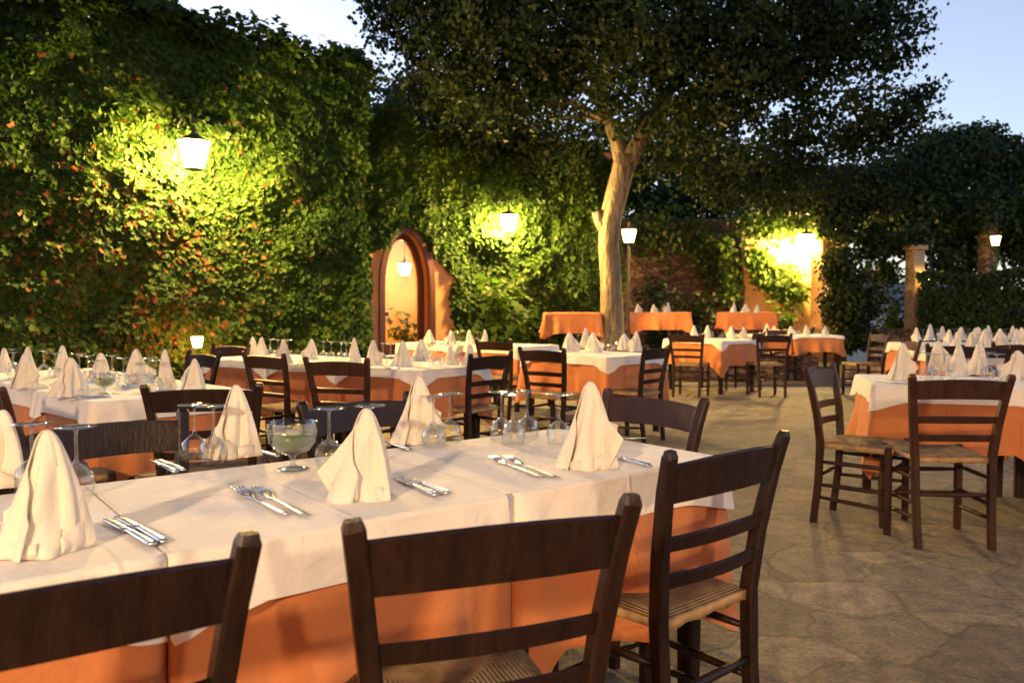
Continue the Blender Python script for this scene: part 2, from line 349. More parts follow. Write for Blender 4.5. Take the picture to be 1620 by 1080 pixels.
# ------------------------------------------------------------------ lanterns
GLOW = (1.0, .70, .40)
def lantern(loc, strength, label, scale=1.0, kind='wall', yaw=0, name=None, cat='lantern', group='lit lanterns round the courtyard', col=WARM, pole=None):
    root = empty(name or ('wall_lantern' if kind == 'wall' else 'lantern'), loc, yaw)
    tag(root, label, cat, group); s = scale
    bm = bmesh.new(); lathe(bm, [(.075*s, -.12*s), (.125*s, .085*s)], 6)
    obj_from_bm('glass_pane', bm, emit_mat('lit_pane', col, strength), root)
    bm = bmesh.new()
    for k in range(6):
        a = k/6*6.28318
        tube(bm, [(.078*s*math.cos(a), .078*s*math.sin(a), -.12*s, .004*s), (.128*s*math.cos(a), .128*s*math.sin(a), .09*s, .004*s)], 5)
    rr = lathe(bm, [(.02*s, -.145*s), (.076*s, -.132*s), (.078*s, -.121*s), (.02*s, -.121*s)], 12)
    bm.faces.new(rr[0][::-1])
    obj_from_bm('frame', bm, M['iron'], root)
    bm = bmesh.new(); lathe(bm, [(.02*s, .090*s), (.135*s, .090*s), (.138*s, .098*s), (.06*s, .14*s), (.02*s, .155*s), (.015*s, .22*s), (.001, .225*s)], 12)
    obj_from_bm('cap', bm, M['iron'], root)
    if kind == 'wall':      # bracket toward local +Y (the wall)
        bm = bmesh.new()
        tube(bm, [(0, 0, .24*s, .010*s), (0, .03*s, .33*s, .010*s), (0, .16*s, .36*s, .010*s), (0, .30*s, .28*s, .010*s), (0, .38*s, .10*s, .010*s)], 6)
        box(bm, (0, .39*s, .12*s), (.09*s, .02, .28*s))
        obj_from_bm('bracket', bm, M['iron'], root)
    elif kind == 'pole':
        bm = bmesh.new(); z0 = -(loc[2]-pole)
        tube(bm, [(0, 0, z0, .05), (0, 0, z0+.25, .04), (0, 0, z0+.3, .022), (0, 0, -.15*s, .018)], 8)
        obj_from_bm('post', bm, M['iron'], root)
    elif kind == 'hang':
        bm = bmesh.new(); tube(bm, [(0, 0, .24*s, .006), (0, 0, .24*s+.35, .006)], 5)
        obj_from_bm('chain', bm, M['iron'], root)
    return root

# ------------------------------------------------------------------ ivy-clad buildings
W1A = Vector((-6.6, 6.76)); W1B = Vector((-2.12, 11.24))
def wall_box(name, A, B, depth, h, mat, z0=0, parent=None):
    """box whose front face runs A->B, body behind (to the left of A->B)"""
    d = (B-A).normalized(); n = Vector((-d.y, d.x))
    bm = bmesh.new(); q = [A, B, B+n*depth, A+n*depth]
    lo = [bm.verts.new((p.x, p.y, z0)) for p in q]; hi = [bm.verts.new((p.x, p.y, h)) for p in q]
    bm.faces.new(lo[::-1]); bm.faces.new(hi)
    for i in range(4): bm.faces.new((lo[i], lo[(i+1) % 4], hi[(i+1) % 4], hi[i]))
    return obj_from_bm(name, bm, mat, parent)
b1 = empty('building', (W1A.x, W1A.y, 0)); tag(b1, 'tall building whose long side wall is wholly hidden under ivy', 'building')
wb = wall_box('wall', W1A, W1B, 3.0, 4.3, M['plaster'], parent=b1); wb.matrix_parent_inverse = Matrix.Translation(-b1.location)

def ivy_face(A, B, h, n, depth, seed, size=(.055, .10), z0=0.0, mask=None, redf=None, top_over=.35):
    d = (B-A); Ln = d.length; d = d/Ln; nr = np.array([d.y, -d.x, 0.])   # toward the camera side
    u = RNG.random(n)*Ln; z = z0 + RNG.random(n)**.97*(h-z0)
    bulge = .16+.14*snoise(u*1.1, z*1.1, seed)+.05*snoise(u*5, z*5, seed+3)
    bulge = np.clip(bulge, .05, .6)*depth/.3
    dep = bulge*(1-.75*RNG.random(n)**2.2)
    topn = .22*snoise(u*2.1, u*0, seed+9); keep = z < h - .2 + topn
    if mask is not None: keep &= mask(u, z)
    pts = np.stack([A.x+d.x*u, A.y+d.y*u, z], 1)+nr*dep[:, None]
    pts = pts[keep]; uu, zz = u[keep], z[keep]
    nn = np.tile(nr*1.0+np.array([0, 0, .35]), (len(pts), 1))
    sz = size[0]+(size[1]-size[0])*RNG.random(len(pts))
    tone = np.clip(.38+.22*snoise(uu*2, zz*2, seed+5)+RNG.normal(0, .16, len(pts)), 0, .79)
    if redf is not None:
        pr = redf(uu, zz); tone = np.where(RNG.random(len(pts)) < pr, .84+.16*RNG.random(len(pts)), tone)
    return pts, nn, sz, tone
def red1(u, z):
    # autumn-coloured patches in the middle/lower part of the wall
    c = np.exp(-((u-3.4)/1.2)**2)*np.exp(-((z-1.7)/1.0)**2)*.30
    return c*(.6+.6*(snoise(u*3, z*3, 41) > .1))+.006
p1, n1, s1, t1 = ivy_face(W1A, W1B, 4.72, 115000, .32, 5, size=(.038, .082), redf=red1)
# top overhang and right-hand end of the wall
d1 = (W1B-W1A).normalized(); nb = Vector((-d1.y, d1.x))
p2, n2, s2, t2 = ivy_face(W1B, W1B+nb*2.0, 4.6, 24000, .25, 15, size=(.04, .08))
u = RNG.random(12000)*6.6; v = -.35+RNG.random(12000)*1.6
zt = 4.25+.18*snoise(u*2, v*2, 77)+.25*RNG.random(12000)
p3 = np.stack([W1A.x+d1.x*u+nb.x*v, W1A.y+d1.y*u+nb.y*v, zt], 1); n3 = np.tile(np.array([.2, -.2, 1.]), (12000, 1))
ps = np.concatenate([p1, p2, p3]); ns = np.concatenate([n1, n2, n3]); ss = np.concatenate([s1, s2, .06+.05*RNG.random(12000)]); ts = np.concatenate([t1, t2, RNG.random(12000)*.6])
iv = leaves('ivy', ps, ns, ss, M['ivy'], shape=LEAF_LOBE, tone=ts, hang=.9, jitter=.55)
tag(iv, 'dense green ivy with reddish patches covering the whole left building', 'ivy')

# second wall with arched door ---------------------------------------------------
W2A = Vector((-2.45, 12.2)); W2B = Vector((1.89, 14.82))
d2 = (W2B-W2A).normalized(); n2v = Vector((-d2.y, d2.x)); L2 = (W2B-W2A).length
def w2(u, z, off=0): return Vector((W2A.x+d2.x*u+n2v.x*off, W2A.y+d2.y*u+n2v.y*off, z))
def u_of_px(px):
    k = (px-810)/F; return (k*W2A.y-W2A.x)/(d2.x-k*d2.y)
uL, uR = u_of_px(606), u_of_px(681); uc = (uL+uR)/2; hw = (uR-uL)/2; zspring = 1.55; ztop = 2.42; H2 = 4.0
def arch(hw_, top_, n=18):
    return [(uc-hw_*math.cos(t), zspring+(top_-zspring)*math.sin(t)) for t in [math.pi*i/n for i in range(n+1)]]
b2 = empty('arched_house', (W2A.x, W2A.y, 0)); tag(b2, 'orange plastered house with a lit arched doorway, half covered by ivy', 'house')
def place(o): o.matrix_parent_inverse = Matrix.Translation(-b2.location); return o
bm = bmesh.new(); T = .4
ar = arch(hw, ztop)
for off in (0, T):
    def V_(u, z): return bm.verts.new(w2(u, z, off))
    f = []
    bm.faces.new([V_(0, 0), V_(uL, 0), V_(uL, zspring), V_(uL, H2), V_(0, H2)])
    bm.faces.new([V_(uR, 0), V_(L2, 0), V_(L2, H2), V_(uR, H2), V_(uR, zspring)])
    for a, b in zip(ar, ar[1:]): bm.faces.new([V_(*a), V_(*b), V_(b[0], H2), V_(a[0], H2)])
full = [(uL, 0)]+ar+[(uR, 0)]
for a, b in zip(full, full[1:]): bm.faces.new([bm.verts.new(w2(*a, 0)), bm.verts.new(w2(*b, 0)), bm.verts.new(w2(*b, T)), bm.verts.new(w2(*a, T))])
bm.faces.new([bm.verts.new(w2(0, H2, 0)), bm.verts.new(w2(L2, H2, 0)), bm.verts.new(w2(L2, H2, T)), bm.verts.new(w2(0, H2, T))])
bm.faces.new([bm.verts.new(w2(L2, 0, 0)), bm.verts.new(w2(L2, H2, 0)), bm.verts.new(w2(L2, H2, T)), bm.verts.new(w2(L2, 0, T))])
bmesh.ops.remove_doubles(bm, verts=bm.verts, dist=.0005)
place(obj_from_bm('wall', bm, M['plaster'], b2))
# room behind the door
bm = bmesh.new(); ra, rb, rd = uc-1.3, uc+3.2, 2.6
c = [w2(ra, 0, T+.01), w2(rb, 0, T+.01), w2(rb, 0, rd), w2(ra, 0, rd)]
lo = [bm.verts.new((p.x, p.y, .01)) for p in c]; hi = [bm.verts.new((p.x, p.y, 3.0)) for p in c]
bm.faces.new(lo); bm.faces.new(hi)
for i in (1, 2, 3): bm.faces.new((lo[i], lo[(i+1) % 4], hi[(i+1) % 4], hi[i]))
place(obj_from_bm('room', bm, M['plaster_pale'], b2))
# door frame (two nested arches), sits inside the reveal
def arch_frame(bm, hwo, to, hwi, ti, off0, off1, zb=0.0):
    A = [(uc-hwo, zb)]+arch(hwo, to)+[(uc+hwo, zb)]; B = [(uc-hwi, zb)]+arch(hwi, ti)+[(uc+hwi, zb)]
    rings = []
    for a, b in zip(A, B): rings.append([bm.verts.new(w2(*a, off0)), bm.verts.new(w2(*b, off0)), bm.verts.new(w2(*b, off1)), bm.verts.new(w2(*a, off1))])
    for r0, r1 in zip(rings, rings[1:]):
        for i in range(4): bm.faces.new((r0[i], r0[(i+1) % 4], r1[(i+1) % 4], r1[i]))
    bm.faces.new(rings[0]); bm.faces.new(rings[-1][::-1])
bm = bmesh.new(); arch_frame(bm, hw+.07, ztop+.07, hw-.02, ztop-.02, -.05, .06)
place(obj_from_bm('door_surround', bm, M['frame'], b2))
bm = bmesh.new(); arch_frame(bm, hw-.002, ztop-.005, hw-.10, ztop-.12, .22, .29)
box_l = []
p = w2(uc, .32, .255); box(bm, (p.x, p.y, .33), (2*hw-.2, .05, .66), math.atan2(d2.y, d2.x))
df = place(obj_from_bm('door', bm, M['frame'], b2))
bm = bmesh.new(); g = [(uc-hw+.1, .66)]+arch(hw-.10, ztop-.12)+[(uc+hw-.1, .66)]
bm.faces.new([bm.verts.new(w2(a, z, .25)) for a, z in g])
gl = obj_from_bm('glass_pane', bm, M['glass'], df); gl.matrix_parent_inverse = Matrix.Translation(-b2.location)
gl.matrix_parent_inverse = Matrix.Identity(4)
bm = bmesh.new(); q = w2(uL+.14, 1.05, .20); lathe(bm, [(.001, -.03), (.022, -.02), (.022, .02), (.001, .03)], 10, q)
hd = obj_from_bm('handle', bm, M['steel'], df, True)
# lantern hung inside and potted plant inside
q = Q(640, 425, 14.1)
lantern(q, 210, 'bright lantern hanging indoors behind the arched glass door', .9, 'hang', name='hanging_lantern')
def plant(name, base, h, spread, nl, size, mat, label, cat='plant', pot=True, stems=9, group=None):
    root = empty(name, base); tag(root, label, cat, group)
    if pot:
        bm = bmesh.new(); rr = lathe(bm, [(.10, 0), (.15, .26), (.165, .26), (.165, .30), (.14, .30), (.13, .24)], 16); bm.faces.new(rr[0][::-1]); bm.faces.new(rr[-1])
        obj_from_bm('pot', bm, M['plaster'], root, True); z0 = .24
    else: z0 = 0
    bm = bmesh.new(); P_ = []
    for k in range(stems):
        a = k/stems*6.28+random.random(); l = h*(.65+.4*random.random()); sp = spread*(.4+.7*random.random())
        pp = [(sp*t**1.5*math.cos(a), sp*t**1.5*math.sin(a), z0+(l-z0)*t, .012*(1.2-t)) for t in (0, .3, .6, 1)]
        tube(bm, pp, 5); P_.append(pp)
    obj_from_bm('stem', bm, M['bark_dark'], root)
    pts = []
    for i in range(nl):
        pp = random.choice(P_); t = random.random()**.7*2.99; k = int(t); f = t-k
        a, b = Vector(pp[k][:3]), Vector(pp[k+1][:3]); q = a.lerp(b, f)+Vector([random.gauss(0, spread*.16) for _ in range(3)])
        if q.z > z0: pts.append(q)
    pts = np.array([tuple(q) for q in pts]); nn = pts-np.array([0, 0, h*.4]); nn /= np.linalg.norm(nn, axis=1)[:, None]+1e-6; nn[:, 2] += .4
    leaves('foliage', pts, nn, size*(.6+.6*RNG.random(len(pts))), mat, root, hang=.3)
    return root
q = Q(642, 525, 13.6); plant('potted_plant', (q.x, q.y, .02), 1.15, .35, 260, .14, M['lime_leaf'], 'potted plant standing indoors behind the arched glass door')

def mask2(u, z):
    # bare orange patch right of the doorway and the doorway itself
    e = .03*snoise(u*5, z*5, 61)
    door = (np.abs(u-uc) < hw+.09) & (z < np.where(z > zspring, zspring+(ztop+.10-zspring)*np.sqrt(np.clip(1-((u-uc)/(hw+.09))**2, 0, 1)), 9))
    up = uR+.52+.18*np.sin(z*3.2+.5)+e
    bare = (u > uL-.3) & (u < up) & (z < 2.12-.55*np.clip((u-uR)/.6, 0, 1)+e)
    return ~(door | bare)
pa, na, sa, ta = ivy_face(W2A, W2B, 4.3, 70000, .3, 25, size=(.045, .09), mask=mask2)
iv2 = leaves('ivy', pa, na, sa, M['ivy'], shape=LEAF_LOBE, tone=np.clip(ta+.06, 0, .8), hang=.9, jitter=.55)
tag(iv2, 'yellow-green ivy on the wall between the arched door and the tree', 'ivy')

# ------------------------------------------------------------------ trees
def crown_pts(centres, radii, n, shell=.6):
    k = len(centres); idx = RNG.choice(k, n, p=np.array([r[0]*r[1]*r[2] for r in radii])**.8/sum(np.array([r[0]*r[1]*r[2] for r in radii])**.8))
    v = RNG.normal(0, 1, (n, 3)); v /= np.linalg.norm(v, axis=1)[:, None]
    rad = (1-shell*RNG.random(n)**1.5)[:, None]
    c = np.array(centres)[idx]; r = np.array(radii)[idx]
    return c+v*rad*r, v
def limb(bm, a, b, r0, r1, bend=.25, n=6, seed=0):
    rr = random.Random(seed); a = Vector(a); b = Vector(b); o = Vector((rr.uniform(-1, 1), rr.uniform(-1, 1), rr.uniform(0, .6)))*bend*(b-a).length*.4
    tube(bm, [(*(a.lerp(b, t)+o*math.sin(t*math.pi)), r0+(r1-r0)*t) for t in [i/n for i in range(n+1)]], 7)
# main tree
tb = P(966, 560, TERR); TD = 12.9
def TP(px, py, d=TD): return Q(px, py, d)
tb = Q(968, 535, TD); tb.z = TERR
tree = empty('courtyard_tree', tb); tag(tree, 'big leafy tree with pale twisted trunk rising between the terrace tables', 'tree')
bm = bmesh.new()
def rel(v, r): v = v-tb; return (v.x, v.y, v.z, r)
tube(bm, [rel(Vector((tb.x, tb.y, TERR-.05)), .30), rel(TP(968, 525), .20), rel(TP(967, 490), .175), rel(TP(966, 440), .165), rel(TP(963, 390), .16), rel(TP(966, 350), .17), rel(TP(976, 310), .175), rel(TP(986, 270), .175), rel(TP(988, 245), .16)], 14, .07)
tube(bm, [rel(TP(985, 262), .135), rel(TP(976, 225), .11), rel(TP(962, 190), .09), rel(TP(946, 155), .08), rel(TP(935, 100, 12.6), .08), rel(TP(900, 20, 12.3), .05)], 10, .05)
tube(bm, [rel(TP(989, 262), .16), rel(TP(1010, 225), .12), rel(TP(1035, 180), .10), rel(TP(1080, 110, 12.8), .08), rel(TP(1140, 20, 12.6), .05)], 10, .05)
tube(bm, [rel(TP(962, 372), .11), rel(TP(950, 352), .09), rel(TP(943, 335), .075)], 8)
random.seed(3)
for (a, b, r) in [((962, 190), (800, 90), .06), ((946, 155), (700, 40), .06), ((1010, 225), (1250, 150), .07), ((1035, 180), (1330, 60), .07), ((1080, 110), (1200, -60), .05), ((935, 100), (1000, -80), .05), ((1035, 180), (1150, 200), .04), ((962, 190), (830, 200), .05), ((1250, 150), (1420, 140), .03)]:
    pa_, pb_ = TP(*a), TP(*b, TD+random.uniform(-1.6, .8)); pa_ -= tb; pb_ -= tb; limb(bm, pa_, pb_, r, .015, .3, 7, int(a[0]+b[0]))
obj_from_bm('trunk', bm, M['bark'], tree, True)
C_, R_ = [], []
def clump(px, py, d, r): q = TP(px, py, d); C_.append(tuple(q-tb)); R_.append((r*1.15, r, r*.72))
for a in [(620, 20, 12, .45), (600, -25, 12, .5), (672, 60, 11.8, .62), (660, 125, 12.3, .42), (590, 45, 12, .2), (700, 20, 11.5, .9), (740, 110, 11.5, .85), (700, 160, 12.5, .6), (800, 40, 11, 1.0), (830, 150, 11.8, .75), (780, 220, 13.2, .7), (850, 235, 13.4, .7), (880, 70, 12.6, 1.0), (900, 130, 13.6, .9), (980, 40, 11.2, 1.1), (960, -40, 12, 1.1), (960, 150, 12.0, .35), (985, 190, 12.1, .28), (1040, 120, 13.7, .9), (1060, 60, 11.6, 1.0), (1090, 180, 12.4, .8), (1080, 250, 13.4, .75), (1150, 100, 11.7, .95), (1170, 200, 12, .85), (1150, 280, 13, .7), (1200, 20, 11.8, 1.1), (1250, 130, 12, .9), (1260, 220, 12.6, .75), (1230, 275, 13.2, .65), (1310, 60, 12, 1.0), (1340, 150, 12, .8), (1350, 215, 12.8, .6), (1380, 20, 12.2, .7), (1400, 95, 12.2, .6), (1425, 150, 12.3, .5), (1455, 150, 12.3, .28), (1440, 185, 12.4, .32), (860, 290, 14.6, .6), (1120, -40, 11.6, 1.2), (800, -60, 11.2, 1.2), (680, -50, 11.6, 1.0), (1290, -40, 12, 1.1), (930, 190, 14.2, .7), (1020, 200, 14.2, .7), (1300, 290, 13.6, .45), (1390, 215, 12.8, .35)]: clump(*a)
cc, cn = crown_pts(C_, R_, 11000, .85); cc += RNG.normal(0, .10, cc.shape)
g = snoise(cc[:, 0]*1.6+cc[:, 1]*.6, cc[:, 2]*2.2+cc[:, 1]*.7, 91)+.5*snoise(cc[:, 0]*4.5, cc[:, 2]*4.5+cc[:, 1]*2, 92)
k = g > -.55; cc, cn = cc[k], cn[k]
pts = np.repeat(cc, 11, axis=0); nn = np.repeat(cn, 11, axis=0)
pts = pts+RNG.normal(0, 1, pts.shape)*np.array([.085, .085, .05])
leaves('crown', pts, nn+np.array([0, 0, .3]), .045+.055*RNG.random(len(pts)), M['tree_leaf'], tree, tone=np.clip(.45+.25*snoise(pts[:, 0]*2, pts[:, 2]*2, 93)+RNG.normal(0, .15, len(pts)), 0, 1), hang=.4, jitter=.8)

def bush_tree(name, base, clumps, nl, size, mat, label, cat='tree', trunk=.09, group=None, thin=-.6, fk=.45):
    root = empty(name, base); tag(root, label, cat, group); base = Vector(base)
    bm = bmesh.new()
    cs = [Vector(c[:3])-base for c in clumps]; top = sum(cs, Vector())/len(cs)
    fork = Vector((top.x*.3, top.y*.3, max(.3, top.z*fk)))
    limb(bm, (0, 0, -.05), fork, trunk, trunk*.75, .15, 6, 5)
    for i, c in enumerate(cs): limb(bm, fork, c, trunk*.6, .012, .25, 5, i)
    obj_from_bm('trunk', bm, M['bark_dark'], root, True)
    pts, nn = crown_pts([tuple(c) for c in cs], [(c[3]*1.1, c[3], c[3]*.85) for c in clumps], nl, .8)
    g = snoise(pts[:, 0]*2+pts[:, 1], pts[:, 2]*2.5, int(abs(base.x)*10)); k = (g > thin) & (pts[:, 2]+base.z > .03)
    pts, nn = pts[k]+RNG.normal(0, .05, (k.sum(), 3)), nn[k]
    pts[:, 2] = np.maximum(pts[:, 2], .02)
    leaves('crown', pts, nn+np.array([0, 0, .3]), size*(.7+.6*RNG.random(len(pts))), mat, root, hang=.4, jitter=.8)
    return root
def cl(px, py, d, r): q = Q(px, py, d); return (q.x, q.y, q.z, r)
# dark trees behind the arched house
q = Q(700, 500, 17); bush_tree('evergreen_tree', (q.x, q.y, 0), [cl(620, 210, 16.5, 1.2), cl(700, 230, 16.5, 1.2), cl(640, 165, 17, .55), cl(780, 260, 16.5, 1.2), cl(850, 260, 17, 1.0), cl(700, 180, 17, .8), cl(780, 190, 17.5, .9)], 26000, .10, M['dark_leaf'], 'dark evergreen tree rising behind the arched house roof', trunk=.2)
q = Q(1060, 500, 20); bush_tree('evergreen_tree', (q.x, q.y, 0), [cl(1000, 290, 19.5, 1.3), cl(1060, 300, 20, 1.4), cl(1130, 300, 20, 1.3), cl(1190, 290, 20.5, 1.2), cl(900, 320, 19, 1.2), cl(960, 250, 20, 1.0), cl(1100, 240, 20, 1.1), cl(1060, 380, 19.5, 1.0)], 26000, .11, M['dark_leaf'], 'dark evergreen tree behind the stone wall right of the pale trunk', trunk=.2)
# olive bush over lantern three
q = Q(1330, 560, 16.0); bush_tree('olive_tree', (q.x, q.y, 0), [cl(1215, 300, 15.6, .42), cl(1255, 305, 15.4, .5), cl(1300, 300, 15.4, .55), cl(1345, 300, 15.4, .55), cl(1385, 305, 15.4, .5), cl(1410, 280, 15.6, .4), cl(1235, 280, 15.8, .4), cl(1330, 350, 15.2, .42), cl(1340, 420, 15.0, .45), cl(1345, 480, 14.8, .5), cl(1350, 530, 15.2, .36), cl(1372, 380, 15.2, .45)], 30000, .085, M['tree_leaf'], 'olive-green tree arching above the lantern at the back right', trunk=.12, fk=.86)
# pergola foliage on the right
q = Q(1530, 560, 17.5); bush_tree('pergola_vine', (q.x, q.y, 0), [cl(1400, 300, 16.5, .7), cl(1450, 270, 16.5, .8), cl(1500, 245, 17, .7), cl(1540, 250, 17, .8), cl(1590, 260, 17, .7), cl(1640, 290, 17, .9), cl(1410, 360, 16.5, .65), cl(1470, 340, 16.3, .8), cl(1540, 330, 16.3, .85), cl(1610, 345, 16.3, .8), cl(1680, 340, 16.5, .9), cl(1560, 215, 17.2, .35), cl(1480, 225, 17.2, .3), cl(1395, 430, 16.5, .35), cl(1530, 390, 16.5, .4), cl(1500, 385, 16.8, .35), cl(1590, 380, 16.6, .35), cl(1446, 375, 15.3, .34), cl(1425, 385, 15.6, .3), cl(1495, 410, 15.9, .38), cl(1560, 345, 15.5, .3), cl(1530, 425, 16.2, .4), cl(1615, 400, 16.0, .35)], 42000, .10, M['dark_leaf'], 'dark leafy canopy spreading over the stone pillars at far right', 'vine', trunk=.12, thin=-.9, fk=.8)
def hedge(name, A, B, depth, h, nl, label, size=.07, mat=None):
    d = (B-A); Ln = d.length; d /= Ln; nv = Vector((-d.y, d.x))
    root = empty(name, (A.x, A.y, 0)); tag(root, label, 'hedge')
    u = RNG.random(nl)*Ln; f = RNG.random(nl); z = RNG.random(nl)*h
    side = RNG.random(nl) < .7
    off = np.where(side, .10*RNG.random(nl)+.08*snoise(u*2.3, z*2.3, 31), depth*RNG.random(nl)); z = np.where(side, z, h-.12*RNG.random(nl))
    z = z+.06*snoise(u*3, u*0, 33)
    pts = np.stack([d.x*u+nv.x*off, d.y*u+nv.y*off, np.maximum(z, .02)], 1); nn = np.tile(np.array([-nv.x, -nv.y, .4]), (nl, 1))
    leaves('foliage', pts, nn, size*(.6+.7*RNG.random(nl)), mat or M['dark_leaf'], root, hang=.4, jitter=.8)
    bm = bmesh.new()
    for i in range(int(Ln/.5)+1):
        a = Vector((d.x*i*.5+nv.x*depth*.5, d.y*i*.5+nv.y*depth*.5, 0)); limb(bm, a, a+Vector((0, 0, h*.85)), .03, .012, .2, 4, i)
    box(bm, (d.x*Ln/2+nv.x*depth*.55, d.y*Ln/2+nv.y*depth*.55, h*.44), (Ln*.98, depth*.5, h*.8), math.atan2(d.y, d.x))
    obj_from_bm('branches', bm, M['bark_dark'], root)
    return root
a, b = Q(1454, 540, 14.7), Q(1720, 540, 13.8)
hedge('hedge', Vector((a.x, a.y)), Vector((b.x, b.y)), .7, 1.85, 15000, 'clipped dark green hedge behind the right-hand napkin tables')
# pillars
def pillar(px, d, w_, h, mat, label, name='stone_pillar', vine=None):
    q = Q(px, 490, d); r = empty(name, (q.x, q.y, 0)); tag(r, label, 'pillar', 'pillars at the back of the courtyard')
    bm = bmesh.new(); box(bm, (0, 0, h/2), (w_, w_, h), .3); bevel(bm, .02); obj_from_bm('shaft', bm, mat, r)
    bm = bmesh.new(); box(bm, (0, 0, h+.05), (w_*1.3, w_*1.3, .09), .3); box(bm, (0, 0, .07), (w_*1.25, w_*1.25, .14), .3); bevel(bm, .012); obj_from_bm('capital', bm, mat, r)
    if vine:
        n = vine; z = RNG.random(n)*h; an = z*2.4+RNG.normal(0, .5, n)+(RNG.random(n) < .5)*3.1; rr = w_*.62+.05*RNG.random(n)
        pts = np.stack([rr*np.cos(an), rr*np.sin(an), z], 1); nn = np.stack([np.cos(an), np.sin(an), .3+0*an], 1)
        leaves('climbing_leaves', pts, nn, .08*(.6+.6*RNG.random(n)), M['lime_leaf'], r)
    return r
pillar(1446, 15.2, .24, 2.3, M['kerb'], 'square sandstone pillar with a small lantern at its right side')
pillar(1560, 15.6, .24, 2.75, M['stone'], 'pillar wound with climbing leaves at far right', vine=420)
pillar(1303, 16.2, .36, 2.5, M['plaster_pale'], 'ochre pillar just below and right of the back lantern')
# low brown wall and lit shrub between pillars
def low_wall(pxa, pxb, da, db, h, t, mat, label, name='low_wall', cat='wall'):
    a, b = Q(pxa, 490, da), Q(pxb, 490, db); A, B = Vector((a.x, a.y)), Vector((b.x, b.y))
    o = wall_box(name, A, B, t, h, mat); tag(o, label, cat); return o
low_wall(1378, 1440, 15.3, 15.0, .85, .3, M['stone'], 'low brown stone wall between the olive tree and the first pillar')
q = Q(1412, 500, 16.0); plant('shrub', (q.x, q.y, 0), 2.0, .42, 900, .11, M['lime_leaf'], 'light green shrub behind the low wall left of the lantern pillar', 'shrub', pot=False, stems=14)
low_wall(1318, 1398, 14.1, 13.7, .24, .22, M['kerb'], 'low curved sandstone kerb of the planting bed at back right', 'planter_kerb', 'kerb')
q = Q(1355, 560, 15.0)
bm = bmesh.new(); box(bm, (q.x, q.y, .10), (2.0, 1.3, .20)); bevel(bm, .04); tag(obj_from_bm('planting_bed', bm, M['earth']), kind='structure')
# rubble wall behind the terrace
a, b = Q(985, 490, 17.4), Q(1340, 490, 17.8)
ww = wall_box('rubble_wall', Vector((a.x, a.y)), Vector((b.x, b.y)), .5, 3.15, M['stone']); tag(ww, 'reddish rubble stone wall behind the raised terrace', 'wall')
a, b = Q(1178, 490, 17.0), Q(1325, 490, 17.1)
ww = wall_box('plastered_wall', Vector((a.x, a.y)), Vector((b.x, b.y)), .3, 3.0, M['plaster_pale']); tag(ww, 'ochre plastered wall glowing around the back lantern', 'wall')
def creeper(px0, py0, px1, py1, d, n, size, mat, label, width=.35, tone=None):
    a, b = Q(px0, py0, d), Q(px1, py1, d); t = RNG.random(n)
    sag = .35*np.sin(t*math.pi)
    pts = np.stack([a.x+(b.x-a.x)*t, a.y+(b.y-a.y)*t, a.z+(b.z-a.z)*t-sag*.3], 1)+RNG.normal(0, 1, (n, 3))*np.array([width*.5, .06, width*.5])
    pts[:, 1] = np.minimum(pts[:, 1], d+.12)
    nn = np.tile(np.array([0, -1., .4]), (n, 1))
    o = leaves('creeper', pts, nn, size*(.6+.7*RNG.random(n)), mat, hang=.8); tag(o, label, 'creeper', 'creepers on the back walls'); return o
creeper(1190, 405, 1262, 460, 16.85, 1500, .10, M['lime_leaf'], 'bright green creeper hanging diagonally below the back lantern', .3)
creeper(1100, 360, 1150, 430, 17.2, 900, .11, M['ivy'], 'green creeper on the rubble wall left of the plastered wall', .4)
creeper(1180, 350, 1330, 330, 16.8, 2200, .10, M['ivy'], 'leafy creeper along the top of the plastered wall', .35)
creeper(1315, 345, 1325, 470, 16.6, 1500, .10, M['lime_leaf'], 'creeper climbing beside the ochre pillar', .22)
creeper(1010, 360, 1060, 350, 17.2, 500, .11, M['ivy'], 'creeper over the rubble wall close to the tree trunk', .6)
creeper(1150, 380, 1160, 480, 17.0, 700, .10, M['lime_leaf'], 'yellowish creeper stem at the edge of the plastered wall', .18)
q = Q(1040, 540, 16.6); plant('shrub', (q.x, q.y, TERR), 1.5, .5, 700, .13, M['dark_leaf'], 'dark shrub against the rubble wall behind the terrace tables', 'shrub', pot=False)
q = Q(1110, 540, 16.6); plant('shrub', (q.x, q.y, TERR), 1.1, .5, 600, .12, M['dark_leaf'], 'low dark shrub beside the plastered wall on the terrace', 'shrub', pot=False)
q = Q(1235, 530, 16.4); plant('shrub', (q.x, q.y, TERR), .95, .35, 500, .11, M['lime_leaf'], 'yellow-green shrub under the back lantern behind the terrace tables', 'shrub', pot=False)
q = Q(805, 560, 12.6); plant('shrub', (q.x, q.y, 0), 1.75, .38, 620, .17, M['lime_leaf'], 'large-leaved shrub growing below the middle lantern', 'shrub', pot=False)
q = Q(735, 560, 12.2); plant('shrub', (q.x, q.y, 0), .85, .35, 420, .11, M['lime_leaf'], 'low bush right of the arched door behind the tables', 'shrub', pot=False)

